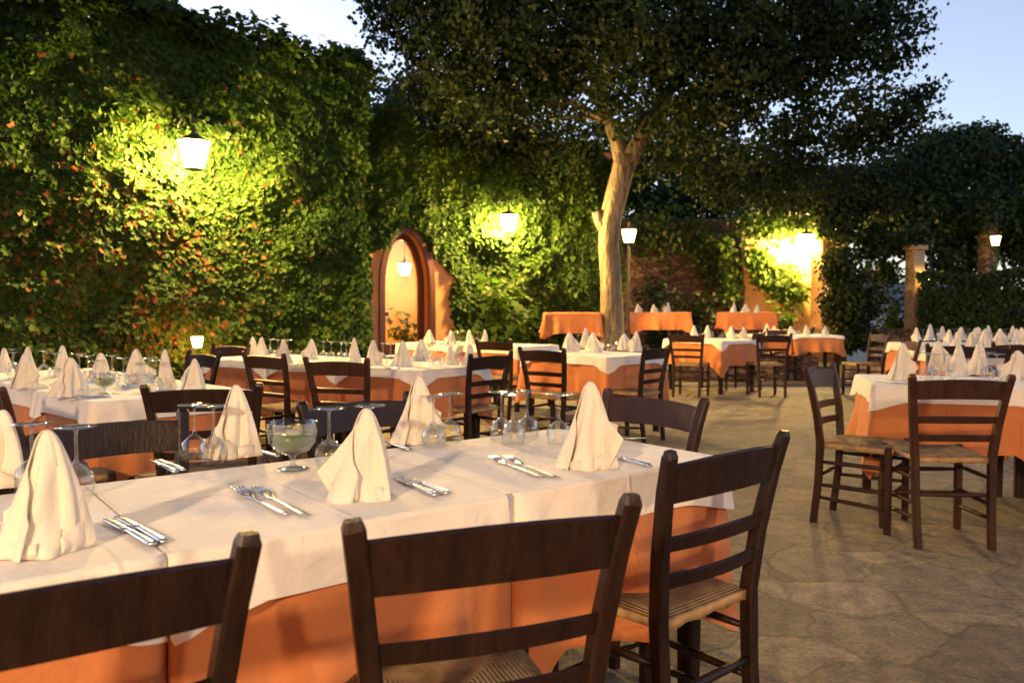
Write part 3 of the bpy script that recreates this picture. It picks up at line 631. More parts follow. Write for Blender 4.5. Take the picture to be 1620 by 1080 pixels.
# ------------------------------------------------------------------ lanterns placed
yaw1 = R(45)
def wallpt(A, B, px, py, off):
    d = (B-A).normalized(); A2 = A+Vector((d.y, -d.x))*off; k = (px-810)/F
    t = (k*A2.y-A2.x)/(d.x-k*d.y); p = A2+d*t; return Q(px, py, p.y)
lantern(wallpt(W1A, W1B, 307, 243, .58), 560, 'large glowing lantern on the ivy wall at upper left', 1.35, 'wall', yaw1)
lantern(wallpt(W1A, W1B, 312, 540, .55), 130, 'small low orange lantern in the ivy near the ground', .55, 'hang', col=(1, .34, .06), name='small_lantern')
lantern(wallpt(W2A, W2B, 805, 352, .56), 560, 'glowing lantern on the ivy wall between arched door and tree', 1.2, 'wall', R(31))
lantern(Q(1276, 382, 16.4), 480, 'glowing lantern on the ochre plastered wall at the back right', 1.35, 'wall', R(3))
lantern(Q(995, 372, 13.4), 30, 'small lantern on a black post just right of the pale trunk', .95, 'pole', pole=TERR, name='post_lantern')
lantern(Q(1472, 436, 14.9), 22, 'small lantern hanging beside the sandstone pillar at right', .85, 'hang', name='hanging_lantern')
lantern(Q(1575, 380, 15.0), 6, 'small lantern half hidden in leaves beside the vine pillar', .8, 'hang', name='hanging_lantern')
# unseen lamps behind the camera: first read from chair shadows, second added as fill
lantern(Vector((-2.0, -3.9, 2.85)), 420, 'lantern on an iron post behind the photographer', 1.5, 'pole', pole=0, name='post_lantern', col=GLOW)
lantern(Vector((3.6, -4.5, 3.0)), 200, 'unseen fill lantern added on an iron post behind and right of the camera', 1.5, 'pole', pole=0, name='post_lantern', col=GLOW)

b3 = empty('building', (-10, -6.5, 0)); tag(b3, 'unseen building added behind the camera to block sky light', 'building')  # unseen block added behind the camera to cut light from the sky
o3 = wall_box('wall', Vector((11, -6.5)), Vector((-10, -6.5)), 3.0, 6.2, M['plaster'], parent=b3); o3.matrix_parent_inverse = Matrix.Translation(-b3.location)
bush_tree('sky_blocker_tree', (-5.2, -2.4, 0), [(x+random.uniform(-.5, .5), y+random.uniform(-.5, .5), 5.6+random.uniform(-.3, .5), 1.15) for x in (-6, -4, -2, 0, 2, 4, 6) for y in (-4, -2, 0, 2, 4)], 30000, .17, M['dark_leaf'], 'unseen tree added overhead to keep sky light off the foreground tables', trunk=.22, thin=-.9)  # crown added out of view overhead, dims the sky on the foreground
# ------------------------------------------------------------------ chairs
def make_chair(mat, suffix=''):
    root = empty('chair')
    for s in (-1, 1):
        bm = bmesh.new()
        sweep(bm, [((s*.180, -.035, 0), (.034, .036)), ((s*.186, -.008, .25), (.036, .038)), ((s*.190, 0, .46), (.037, .040)), ((s*.206, -.016, .62), (.036, .038)), ((s*.226, -.045, .78), (.036, .034)), ((s*.239, -.068, .868), (.036, .028)), ((s*.240, -.070, .882), (.026, .018))], Vector((1, 0, 0)))
        obj_from_bm('rear_leg', bm, mat, root)
        bm = bmesh.new()
        sweep(bm, [((s*.200, .36, 0), (.032, .032)), ((s*.200, .36, .25), (.036, .036)), ((s*.200, .36, .455), (.036, .036)), ((s*.200, .36, .468), (.026, .026))], Vector((1, 0, 0)))
        obj_from_bm('front_leg', bm, mat, root)
    def rail(z0, z1, yb, hwid, arch_, name, thick=.018, curve=.028):
        bm = bmesh.new(); n = 10; rings = []
        for i in range(n+1):
            t = -1+2*i/n; x = hwid*t; y = yb-curve*(1-t*t)
            zt = z1+arch_*(1-t*t); zb = z0+arch_*.55*(1-t*t); lean = -.018*(z1-z0)/.1
            rings.append([bm.verts.new((x, y+thick/2, zb)), bm.verts.new((x, y-thick/2, zb)), bm.verts.new((x, y-thick/2+lean, zt-.004)), bm.verts.new((x, y+lean, zt)), bm.verts.new((x, y+thick/2+lean, zt-.004))])
        for a, b in zip(rings, rings[1:]):
            for i in range(5): bm.faces.new((a[i], a[(i+1) % 5], b[(i+1) % 5], b[i]))
        bm.faces.new(rings[0][::-1]); bm.faces.new(rings[-1]); return obj_from_bm(name, bm, mat, root)
    rail(.752, .846, -.040, .222, .012, 'top_rail')
    rail(.632, .668, -.020, .203, .006, 'back_rail', .016)
    rail(.540, .574, -.010, .194, .006, 'back_rail', .016)
    # rush seat
    bm = bmesh.new(); n = 12; top = []
    for j in range(n+1):
        row = []
        for i in range(n+1):
            v = j/n; u_ = -1+2*i/n; hw_ = .178+.028*v
            e = max(abs(u_), abs(2*v-1)); dip = -.012*(1-e)+(-.012 if e > .999 else 0)
            row.append(bm.verts.new((u_*hw_, -.005+.385*v, .468+dip)))
        top.append(row)
    for j in range(n):
        for i in range(n): bm.faces.new((top[j][i], top[j][i+1], top[j+1][i+1], top[j+1][i]))
    ret = bmesh.ops.extrude_face_region(bm, geom=list(bm.faces))
    for v in [x for x in ret['geom'] if isinstance(x, bmesh.types.BMVert)]: v.co.z = .430+.004*math.sin(v.co.x*60)
    obj_from_bm('seat', bm, M['rush'], root, True)
    def st(a, b, r=.011):
        bm = bmesh.new(); a, b = Vector(a), Vector(b); tube(bm, [(*a.lerp(b, t), r*(.8+.35*math.sin(t*math.pi))) for t in (0, .25, .5, .75, 1)], 8); obj_from_bm('stretcher', bm, mat, root, True)
    st((-.20, .36, .33), (.20, .36, .33)); st((-.20, .36, .20), (.20, .36, .20))
    st((-.185, -.01, .27), (.185, -.01, .27))
    for s in (-1, 1):
        st((s*.187, -.006, .35), (s*.2, .36, .35)); st((s*.184, -.02, .22), (s*.2, .36, .22)); st((s*.184, -.024, .15), (s*.2, .36, .13))
    return root
proto = {'d': make_chair(M['wood']), 'r': make_chair(M['wood_red'])}
used = {'d': False, 'r': False}
def chair(px, py, yaw, label, kind='r', group='dark ladder-back chairs with rush seats', base=0.0, xy=None):
    a = R(yaw); f = Vector((-math.sin(a), math.cos(a)))
    if xy: c = Vector(xy)
    else: q = P(px, py, base+.882); c = Vector((q.x, q.y))
    o = c+f*.07
    r = proto[kind] if not used[kind] else copy_tree(proto[kind])
    used[kind] = True
    r.location = (o.x, o.y, base); r.rotation_euler = (0, 0, a); tag(r, label, 'chair', group); return r
chair(0, 0, 34, 'nearest dark chair at lower left, cut by the photo edge', 'd', xy=(-.575, 1.02))
chair(0, 0, 21, 'dark chair with its back to us at the bottom centre', 'd', xy=(-.017, 1.31))
chair(0, 0, 41, 'dark chair at the right corner of the foreground table, rush seat visible', 'd', xy=(.538, 1.985))
chair(0, 0, 226, 'dark chair across the foreground table, far left behind two upturned glasses', 'd', xy=(-1.23, 2.45))
chair(0, 0, 227, 'dark chair across the foreground table behind the green candle bowl', 'd', xy=(-.572, 3.01))
chair(0, 0, 130, 'brown chair at the far right end of the foreground table', 'r', xy=(.545, 3.13))
chair(320, 606, 8, 'dark chair at the end of the left table, behind a foreground napkin', 'd')
chair(416, 557, -36, 'brown chair on the near side of the middle table, left one', 'r')
chair(531, 565, -20, 'brown chair on the near side of the middle table, centre one', 'r')
chair(778, 557, 52, 'dark chair at the right end of the middle table', 'd')
chair(856, 549, -40, 'dark chair left of the square table in front of the tree', 'd')
chair(1041, 546, 52, 'dark chair right of the square table in front of the tree', 'd')
chair(1085, 527, -28, 'brown chair left of the farther square table right of the tree', 'r')
chair(1202, 524, 55, 'brown chair right of the farther square table right of the tree', 'r')
chair(323, 555, 138, 'dark chair between the left table and the middle table', 'd')
chair(366, 543, 150, 'reddish chair beyond the left end of the middle table', 'r')
chair(780, 536, -35, 'dark chair just behind the right end of the middle table', 'd')
chair(-18, 606, -46, 'reddish chair at the left photo edge beside the left table', 'r')
chair(1287, 517, 66, 'dark chair at the right of the long back table by the kerb', 'r')
chair(1180, 517, 178, 'dark chair behind the farther square table, seen over its top', 'r')
chair(1235, 519, 183, 'brown chair on the far side of the long back table', 'r')
chair(1225, 527, 5, 'brown chair pushed under the long back table', 'r', xy=None)
chair(0, 0, 232, 'brown chair standing sideways left of the right-hand table', 'r', xy=(1.79, 4.74))
chair(1522, 592, -3, 'brown chair with its back to us at the right-hand table', 'r')
chair(1665, 562, 187, 'brown chair on the far side of the right-hand table at the photo edge', 'r')
chair(1443, 536, 84, 'reddish chair behind the left corner of the right-hand table', 'r')
chair(1393, 526, 95, 'dark chair standing alone left of the far right tables', 'r')
chair(848, 485, 80, 'dark chair on the terrace left of the bare orange table', 'd', base=TERR)
chair(1013, 488, 5, 'brown chair on the terrace in front of the bright orange table', 'r', base=TERR)
chair(1075, 488, 185, 'brown chair on the far side of the bright orange terrace table', 'r', base=TERR)
chair(1215, 488, 180, 'brown chair behind the terrace table below the back lantern', 'r', base=TERR)
chair(1510, 543, -10, 'dark chair left of centre between the two far right tables', 'r')
chair(1562, 545, 5, 'dark chair right of centre between the two far right tables', 'r')
chair(1612, 541, -6, 'dark chair at the photo edge between the two far right tables', 'r')
for k in proto:
    if not used[k]: bpy.data.objects.remove(proto[k])

# ------------------------------------------------------------------ tables with cloths
def make_cloth(lx, ly, z, drop, corner, flush, seed, flare=.05, amp=.012, thick=.004, wrinkle=.0015, tilt=None):
    """lx along +X from 0, ly along +Y from 0. flush: set of sides ('l','r','n','f') that touch a neighbour"""
    rr = random.Random(seed); per = []
    r = .012; sides = [('n', (0, 0), (1, 0), lx, (0, -1)), ('r', (lx, 0), (0, 1), ly, (1, 0)), ('f', (lx, ly), (-1, 0), lx, (0, 1)), ('l', (0, ly), (0, -1), ly, (-1, 0))]
    order = ['n', 'r', 'f', 'l']
    for k, (nm, o, d, ln, nn) in enumerate(sides):
        nxt = order[(k+1) % 4]; ns = max(10, int(ln/.028))
        for i in range(ns):
            s = i/ns*(ln)
            e = min(s, ln-s); per.append((o[0]+d[0]*s, o[1]+d[1]*s, nn, e, nm, s))
        # corner fan
    nP = len(per)
    out = []
    for i, (x, y, nn, e, nm, s) in enumerate(per):
        # blend normal near corners
        prev = order[(order.index(nm)-1) % 4]; nex = order[(order.index(nm)+1) % 4]
        nd = {'n': (0, -1), 'r': (1, 0), 'f': (0, 1), 'l': (-1, 0)}
        ln = lx if nm in 'nf' else ly
        w_ = max(0, 1-e/.10); other = prev if s < ln/2 else nex
        fl_self, fl_o = nm in flush, other in flush
        a = Vector(nd[nm])*(0 if fl_self else 1); b = Vector(nd[other])*(0 if fl_o else 1)
        v = a*(1-.5*w_)+b*(.5*w_)
        out.append((v, w_, fl_self))
    ph = [rr.uniform(0, 6.28) for _ in range(6)]
    bm = bmesh.new(); rings = []
    levels = [0, .02, .08, .2, .35, .5, .65, .8, .92, 1]
    for li, lv in enumerate(levels):
        ring = []
        for i, (x, y, nn, e, nm, s) in enumerate(per):
            v, w_, fs = out[i]
            dr = drop+(corner-drop)*max(0, 1-e/.17)**1.3
            if fs and e > .06: dr = drop*.5
            gs = s+{'n': 0, 'r': 3, 'f': 6, 'l': 9}[nm]
            fold = amp*(math.sin(gs*21+ph[0])*.5+math.sin(gs*9.3+ph[1])*.7+math.sin(gs*38+ph[2])*.25)
            cf = math.sin(e*48+ph[3])*.014*max(0, 1-e/.2)
            off = .003+flare*lv**.8*(.35+.8*w_)+(fold+cf)*(lv**1.8 if amp > .03 else lv)*1.4*(0 if fs else 1)
            off = max(off, .003)
            if fs: off = .0
            zz = z-dr*lv + (.0 if li else 0)
            if li == 1: off = .005 if not fs else 0; zz = z-.006
            ring.append(bm.verts.new((x+v.x*off, y+v.y*off, zz)))
        rings.append(ring)
    for a, b in zip(rings, rings[1:]):
        for i in range(nP): bm.faces.new((a[i], a[(i+1) % nP], b[(i+1) % nP], b[i]))
    # top: concentric rings
    prev = rings[0]; cx, cy = lx/2, ly/2
    for t in (.985, .95, .88, .8, .7, .58, .46, .34, .22, .1):
        ring = []
        for i, (x, y, *_r) in enumerate(per):
            X = cx+(x-cx)*t; Y = cy+(y-cy)*t
            wz = wrinkle*(math.sin(X*17+ph[4])*math.sin(Y*13+ph[5])+.6*math.sin(X*41+Y*23+ph[0]))
            # ironed creases
            wz += .0022*max(0, 1-abs(X-lx*.36)/.008)+.0022*max(0, 1-abs(Y-ly*.5)/.008)
            ring.append(bm.verts.new((X, Y, z+wz)))
        for i in range(nP): bm.faces.new((prev[i], ring[i], ring[(i+1) % nP], prev[(i+1) % nP]))
        prev = ring
    bm.faces.new(prev)
    bmesh.ops.recalc_face_normals(bm, faces=bm.faces)
    return bm
def make_table(lx, ly, z):
    root = empty('table')
    bm = bmesh.new(); box(bm, (lx/2, ly/2, z-.018), (lx-.01, ly-.01, .028)); bevel(bm, .004); obj_from_bm('tabletop', bm, M['wood'], root)
    for x in (.06, lx-.06):
        for y in (.06, ly-.06):
            bm = bmesh.new(); sweep(bm, [((x, y, 0), (.052, .052)), ((x, y, z-.033), (.065, .065))], Vector((1, 0, 0))); obj_from_bm('leg', bm, M['wood'], root)
    return root
ORD = ['first', 'second', 'third', 'fourth', 'fifth', 'sixth', 'seventh', 'eighth', 'ninth', 'tenth', 'eleventh', 'twelfth', 'thirteenth', 'fourteenth', 'fifteenth', 'sixteenth', 'seventeenth', 'eighteenth', 'nineteenth', 'twentieth']
def row(origin, ang, lens, ly, place_, group, white=True, base=0, drop_w=.10, drop_o=.36, seed=0, corner_w=.155, corner_o=.52):
    """origin = near corner; tables laid along angle; ly = depth to the left of the direction"""
    a = R(ang); d = Vector((math.cos(a), math.sin(a))); s = 0; res = []
    for k, lx in enumerate(lens):
        o = origin+d*s
        fl = set()
        if k > 0: fl.add('l')
        if k < len(lens)-1: fl.add('r')
        res.append((o, lx, fl)); s += lx+.004
    cxs = [to_px((o.x+d.x*lx/2-d.y*ly/2, o.y+d.y*lx/2+d.x*ly/2, TZ+base))[0] for o, lx, fl in res]
    rank = np.argsort(np.argsort(cxs))
    for k, (o, lx, fl) in enumerate(res):
        wh = '' if len(lens) == 1 else ORD[rank[k]]+' from left in row '
        wh2 = place_ if len(lens) == 1 else wh+place_
        t = make_table(lx, ly, TZ-.012); t.location = (o.x, o.y, base); t.rotation_euler = (0, 0, a); tag(t, 'dark wooden table, '+wh2, 'table', 'cloth-covered tables '+place_)
        bm = make_cloth(lx, ly, TZ-.003, drop_o, corner_o, fl, seed+k*7+1, flare=.07, amp=.046)
        for v in bm.verts:
            if v.co.z > TZ-.006: v.co.z -= .006
        c = obj_from_bm('tablecloth', bm, M['orange'], None, True); c.location = (o.x, o.y, base); c.rotation_euler = (0, 0, a); tag(c, 'orange tablecloth, '+wh2, 'tablecloth', 'orange tablecloths '+place_)
        if white:
            bm = make_cloth(lx, ly, TZ, drop_w, corner_w, fl, seed+k*7+3, flare=.036, amp=.006)
            # keep the overlay outside the orange cloth
            for v in bm.verts:
                if v.co.z < TZ-.004:
                    ex = (-1 if v.co.x < .001 else 1 if v.co.x > lx-.001 else 0); ey = (-1 if v.co.y < .001 else 1 if v.co.y > ly-.001 else 0)
                    if ex < 0 and 'l' in fl or ex > 0 and 'r' in fl: ex = 0
                    v.co.x += ex*.011; v.co.y += ey*.011
            c = obj_from_bm('top_cloth', bm, M['white'], None, True); c.location = (o.x, o.y, base); c.rotation_euler = (0, 0, a); tag(c, 'white top cloth, '+wh2, 'tablecloth', 'white top cloths '+place_)
# foreground row: direction 38 deg, origin at its left end on the near side
N1 = P(1138, 722, TZ); N1 = Vector((N1.x, N1.y)); dT1 = Vector((math.cos(R(38)), math.sin(R(38))))
row(N1-dT1*(2.4+.008), 38, [.84, .78, .78], .72, 'in the foreground', 'fg', drop_w=.115, seed=5, drop_o=.42)
N2 = P(150, 636, TZ); N2 = Vector((N2.x, N2.y))
# left row runs away to the left (direction 136): near corner at N2, depth toward right => use direction 46 for depth: build from far end
d136 = Vector((math.cos(R(136)), math.sin(R(136))))
row(N2+d136*(.8*3+.012), 136+180, [.8, .8, .8], .8, 'at the left', 'left', seed=25)
N3 = P(665, 585, TZ); N3 = Vector((N3.x, N3.y)); d146 = Vector((math.cos(R(145)), math.sin(R(145))))
row(N3+d146*(.85*3+.012), 145+180, [.85, .85, .85], .8, 'in the middle in front of the ivy', 'mid', drop_w=.07, seed=45)
q = P(820, 549, TZ); q = Vector((q.x, q.y)); d = Vector((math.cos(R(142)), math.sin(R(142))))
row(q+d*(1.0*2+.01), 142+180, [1.0, 1.0], .8, 'below the arched door', 'door', drop_w=.08, seed=65)
q = P(962, 565, TZ); q = Vector((q.x, q.y)); d = Vector((math.cos(R(132)), math.sin(R(132))))
row(q+d*1.15, 132+180, [1.15], .85, 'before the tree trunk', 'tree', drop_w=.08, seed=75, drop_o=.42)
q = P(1142, 539, TZ); q = Vector((q.x, q.y)); d = Vector((math.cos(R(128)), math.sin(R(128))))
row(q+d*1.05, 128+180, [1.05], .85, 'standing between two brown chairs right of the tree', 't5', drop_w=.05, seed=85)
q = P(1334, 531, TZ); q = Vector((q.x, q.y)); d = Vector((math.cos(R(176)), math.sin(R(176))))
row(q+d*1.65, -4, [.82, .82], .8, 'next to the kerb at the back', 't6', drop_w=.035, seed=95, drop_o=.27, corner_w=.06, corner_o=.36)
for (px0, px1, d_, wd, lb, sd_) in [(863, 951, 12.75, False, 'on the terrace left of the trunk, bare of dishes', 105), (1003, 1093, 15.0, False, 'on the terrace right of the trunk, brightly lit', 115), (1150, 1229, 15.2, False, 'on the terrace below the back lantern', 125)]:
    a_, b_ = Q(px0, 495, d_), Q(px1, 495, d_); row(Vector((a_.x, a_.y)), 0, [b_.x-a_.x], .75, lb, 't7', white=wd, base=TERR, drop_o=.33, corner_o=.42, seed=sd_)
q = P(1385, 608, TZ); q = Vector((q.x, q.y))
row(q, -16, [.9, .9], .8, 'at the right', 'right', seed=135, drop_w=.10, drop_o=.38, corner_o=.55)
q = P(1497, 560, TZ); q = Vector((q.x, q.y))
row(q, -8, [.9, .9], .8, 'behind the right-hand one', 'right2', seed=145)
q = P(1447, 545, TZ); q = Vector((q.x, q.y))
row(q, -6, [1.1, 1.1], .9, 'farthest right near the hedge', 'right3', seed=155)

# ------------------------------------------------------------------ napkins
def tri(x): x = (x/6.28318) % 1.0; return 4*abs(x-.5)-1
def make_napkin(seed):
    rr = random.Random(seed); bm = bmesh.new()
    h = rr.uniform(.198, .225); W_ = rr.uniform(.056, .064); D_ = rr.uniform(.038, .045); n = 60; rings = []
    ph = rr.uniform(0, 6.28); ax = rr.uniform(.004, .016)
    a0 = rr.uniform(-2.6, -2.0)-2*math.pi*.16; turns = 1.22; m = 76; lv = [0, .05, .11, .2, .32, .45, .58, .7, .8, .89, .95, .985, 1.0]; rings = []
    for j, t0 in enumerate(lv):
        ring = []
        for k in range(m+1):
            kk = k/m; a = a0+kk*6.28318*turns; over = max(0, (kk-.80)/.20)
            t = t0*(1-.72*over**1.2); ta = (1-t)**.92
            pl = .24*tri(a*4+ph+t*1.2)*(1-.3*t)+.10*tri(a*9+ph*2)
            tip = .009*math.sqrt(max(0, 1-max(0, (t-.9)/.1)**2)); lay = .0055*kk+.010*over
            hollow = .024*math.exp(-((a+1.25)/.3)**2)*(math.sin(min(1, t/.78)*3.14159) if t < .78 else 0)
            ring.append(bm.verts.new(((W_*ta*(1+pl)+tip+lay)*math.cos(a)+ax*t+.012*math.sin(t*2.6), (D_*ta*(1+pl)+tip*.8+lay)*math.sin(a)+hollow, h*t+.001)))
        rings.append(ring)
    for p, q in zip(rings, rings[1:]):
        for i in range(m): bm.faces.new((p[i], p[i+1], q[i+1], q[i]))
    # turned-up cuff, open at one side
    cu0 = rr.uniform(-1.6, -.9); cuf = []
    for zc, ro in ((0, .006), (.012, .010), (rr.uniform(.028, .04), .007)):
        cuf.append([bm.verts.new(((W_*(1+.12*tri((cu0+k/40*5.7)*4+ph))+ro)*math.cos(cu0+k/40*5.7), (D_*(1+.12*tri((cu0+k/40*5.7)*4+ph))+ro)*math.sin(cu0+k/40*5.7), zc*(1+.35*math.sin(k*.31+ph))+.001)) for k in range(41)])
    for p, q in zip(cuf, cuf[1:]):
        for i in range(40): bm.faces.new((p[i], p[i+1], q[i+1], q[i]))
    def wing(p_in0, p_in1, p_out0, p_out1, amp, nf, th=.0022):
        """sheet from inner edge (bottom, top) to outer edge (bottom, top), pleated along the slope"""
        m, k = 14, 10; g = []
        for sgn in (0, 1):
            gg = []
            for i in range(m+1):
                u = i/m; rw = []
                for j in range(k+1):
                    v = j/k; p = (Vector(p_in0).lerp(Vector(p_in1), v)).lerp(Vector(p_out0).lerp(Vector(p_out1), v), u)
                    p.y += amp*math.sin(u*nf*3.1416)*(1-v*.75)-.010*math.sin(u*3.14)*v+sgn*th
                    p.z += -.006*math.sin(u*3.14)*v
                    rw.append(bm.verts.new(p))
                gg.append(rw)
            g.append(gg)
        for s_, gg in enumerate(g):
            for i in range(m):
                for j in range(k):
                    f = (gg[i][j], gg[i+1][j], gg[i+1][j+1], gg[i][j+1]); bm.faces.new(f if s_ == 0 else f[::-1])
        for i in range(m):
            for j in (0, k): bm.faces.new((g[0][i][j], g[0][i+1][j], g[1][i+1][j], g[1][i][j]))
        for j in range(k):
            bm.faces.new((g[0][m][j], g[0][m][j+1], g[1][m][j+1], g[1][m][j]))
    s = -1 if seed % 2 else 1
    if seed % 3 != 2: wing((s*-.01, -.012, .002), (s*-.002+ax, -.004, h*.95), (s*.062, -.022, .004), (s*.098, -.006, h*rr.uniform(.26, .36)), .012, 3)
    wing((0, .012, .002), (ax, .006, h*rr.uniform(.7, .86)), (s*.070, .030, .002), (s*(.052 if seed % 3 == 2 else .082), .026, h*rr.uniform(.3, .5)), .010, 2)
    if seed % 3 == 2: wing((s*.0, .012, .002), (ax-s*.012, .006, h*.6), (-s*.060, -.01, .002), (-s*.058, -.006, h*.36), .008, 2)
    return bm
nap = []
for i in range(12):
    o = obj_from_bm('folded_napkin', make_napkin(i+20), M['napkin'], None, True); o.data.set_sharp_from_angle(angle=R(22)); md = o.modifiers.new('cloth_thickness', 'SOLIDIFY'); md.thickness = .0022; nap.append(o)
nap_used = [False]*12
ITEMS = []   # (object, kind, place, px, base label, group)
def napkin(px, py, place_, var=None, yaw=None, sc=1.0, base=0):
    i = random.randrange(12) if var is None else var
    o = nap[i] if not nap_used[i] else nap[i].copy()
    if nap_used[i]: COL.objects.link(o)
    nap_used[i] = True
    q = P(px, py, TZ+base+.001); o.location = q; o.rotation_euler = (0, 0, R(random.uniform(-40, 40) if yaw is None else yaw)); mx_ = 1 if var is not None else random.choice((-1, 1))*random.uniform(.8, 1.25); o.scale = (sc*mx_, sc, sc*random.uniform(.80, 1.06) if var is None else sc)
    ITEMS.append((o, 'napkin', place_, px)); return o
random.seed(21)
# foreground
PF = 'on the foreground table'
napkin(66, 872, PF, 0, 20, .98); napkin(572, 787, PF, 1, 5, 1.02); napkin(926, 740, PF, 2, -10, 1.06); napkin(366, 722, PF, 3, 15, .95); napkin(657, 700, PF, 4, -5, 1.0); napkin(-4, 768, PF, 5, 0, .9)
PL = 'on the left table'
for x, y in [(36, 614), (106, 627), (47, 596), (101, 594), (157, 600), (222, 606), (264, 614), (306, 616), (8, 588)]: napkin(x, y, PL, sc=.93)
PM = 'on the middle table'
for x, y in [(402, 563), (416, 565), (490, 568), (562, 571), (592, 577), (634, 579), (664, 571), (715, 576), (742, 577), (451, 575)]: napkin(x, y, PM, sc=.92)
PD = 'on the table below the arched door'
for x, y in [(712, 546), (744, 544), (766, 546), (681, 544)]: napkin(x, y, PD)
PT = 'on the square table before the trunk'
for x, y in [(903, 556), (940, 557), (990, 554), (925, 551), (1005, 556)]: napkin(x, y, PT)
PS = 'on the farther square table'
for x, y in [(1099, 535), (1118, 535), (1158, 536), (1178, 535)]: napkin(x, y, PS)
PB = 'on the long back table by the kerb'
for x, y in [(1212, 529), (1226, 529), (1252, 530), (1276, 530), (1306, 530)]: napkin(x, y, PB, sc=.85)
for x in (1035, 1056, 1010): napkin(x, 494.5, 'on the bright terrace table', sc=.6, base=TERR)
for x in (1160, 1178, 1197): napkin(x, 494.2, 'on the terrace table below the lantern', sc=.6, base=TERR)
PR = 'on the right-hand table'
for x, y, v in [(1424, 601, 2), (1514, 594, 1), (1546, 592, 3), (1486, 588, None), (1606, 600, None)]: napkin(x, y, PR, v, sc=1.02)
PQ = 'on the table behind the right-hand one'
for x, y in [(1512, 553), (1535, 551), (1560, 554), (1583, 552), (1606, 554), (1545, 548), (1622, 549)]: napkin(x, y, PQ)
PH = 'on the table near the hedge'
for x, y in [(1451, 541), (1470, 538), (1492, 538), (1500, 541), (1522, 538), (1541, 540), (1562, 538), (1580, 540), (1600, 538), (1614, 540)]: napkin(x, y, PH)

# ------------------------------------------------------------------ upturned glasses
def glass_bm():
    bm = bmesh.new()
    # upside-down: rim on table, foot on top
    pr = [(.036, 0), (.040, .02), (.041, .035), (.036, .055), (.022, .070), (.007, .078), (.0042, .09), (.004, .15), (.006, .158), (.020, .162), (.045, .165), (.046, .1668), (.020, .1672), (.001, .168)]
    lathe(bm, pr, 24); return bm
g0 = obj_from_bm('wine_glass', glass_bm(), M['glass'], None, True); g_used = [False]
def wglass(px, py, place_, sc=1.0, base=0):
    o = g0 if not g_used[0] else g0.copy()
    if g_used[0]: COL.objects.link(o)
    g_used[0] = True
    q = P(px, py, TZ+base+.002); o.location = q; o.scale = (sc,)*3; o.rotation_euler = (0, 0, random.random()*6)
    ITEMS.append((o, 'glass', place_, px)); return o
for x, y in [(52, 775), (122, 783), (308, 728), (338, 731), (521, 737), (586, 730), (711, 700), (793, 696), (812, 702), (834, 693), (884, 701), (686, 706)]: wglass(x, y, PF, .97)
for x, y in [(22, 598), (70, 594), (88, 600), (126, 602), (140, 606), (178, 606), (196, 612), (236, 612), (152, 620), (247, 618), (20, 590)]: wglass(x, y, PL)
for x, y in [(428, 565), (440, 566), (455, 566), (512, 570), (524, 571), (540, 571), (548, 573), (606, 574), (618, 576), (648, 576), (684, 574), (700, 575), (726, 574), (692, 580)]: wglass(x, y, PM)
for x, y in [(700, 546), (728, 546), (756, 546)]: wglass(x, y, PD)
for x, y in [(914, 554), (953, 553), (966, 556), (977, 552)]: wglass(x, y, PT)
for x, y in [(1108, 534), (1126, 534), (1142, 535), (1168, 534)]: wglass(x, y, PS)
for x, y in [(1238, 529), (1264, 529), (1290, 530)]: wglass(x, y, PB)
for x, y in [(1466, 600), (1476, 604), (1562, 598), (1576, 603), (1500, 604)]: wglass(x, y, PR)
for x, y in [(1523, 550), (1548, 552), (1570, 549), (1594, 550)]: wglass(x, y, PQ)
for x, y in [(1460, 540), (1482, 540), (1510, 539), (1531, 540), (1552, 539), (1590, 539)]: wglass(x, y, PH)
# candle bowl
def goblet(px, py, label, sc=1.0):
    r = empty('goblet', P(px, py, TZ+.002)); tag(r, label, 'candle bowl', 'glass goblets with green water'); r.scale = (sc,)*3
    bm = bmesh.new(); lathe(bm, [(.001, .0035), (.040, .002), (.042, 0), (.043, .003), (.018, .007), (.007, .014), (.006, .032), (.014, .040), (.046, .052), (.062, .075), (.067, .105), (.066, .128), (.0675, .129), (.0655, .1295), (.064, .105), (.059, .077), (.044, .056), (.001, .047)], 32)
    obj_from_bm('bowl', bm, M['glass'], r, True)
    bm = bmesh.new(); rr = lathe(bm, [(.001, .049), (.042, .058), (.057, .079), (.0615, .096), (.001, .0965)], 28)
    obj_from_bm('water', bm, M['water'], r, True)
    bm = bmesh.new(); rr = lathe(bm, [(.001, .097), (.022, .097), (.024, .108), (.006, .110), (.001, .118)], 14, (.008, -.01, 0))
    obj_from_bm('floating_candle', bm, M['napkin'], r, True)
    return r
goblet(463, 742, 'stemmed glass bowl with green water on the foreground table')
goblet(166, 622, 'stemmed glass bowl among napkins on the left table', .8)

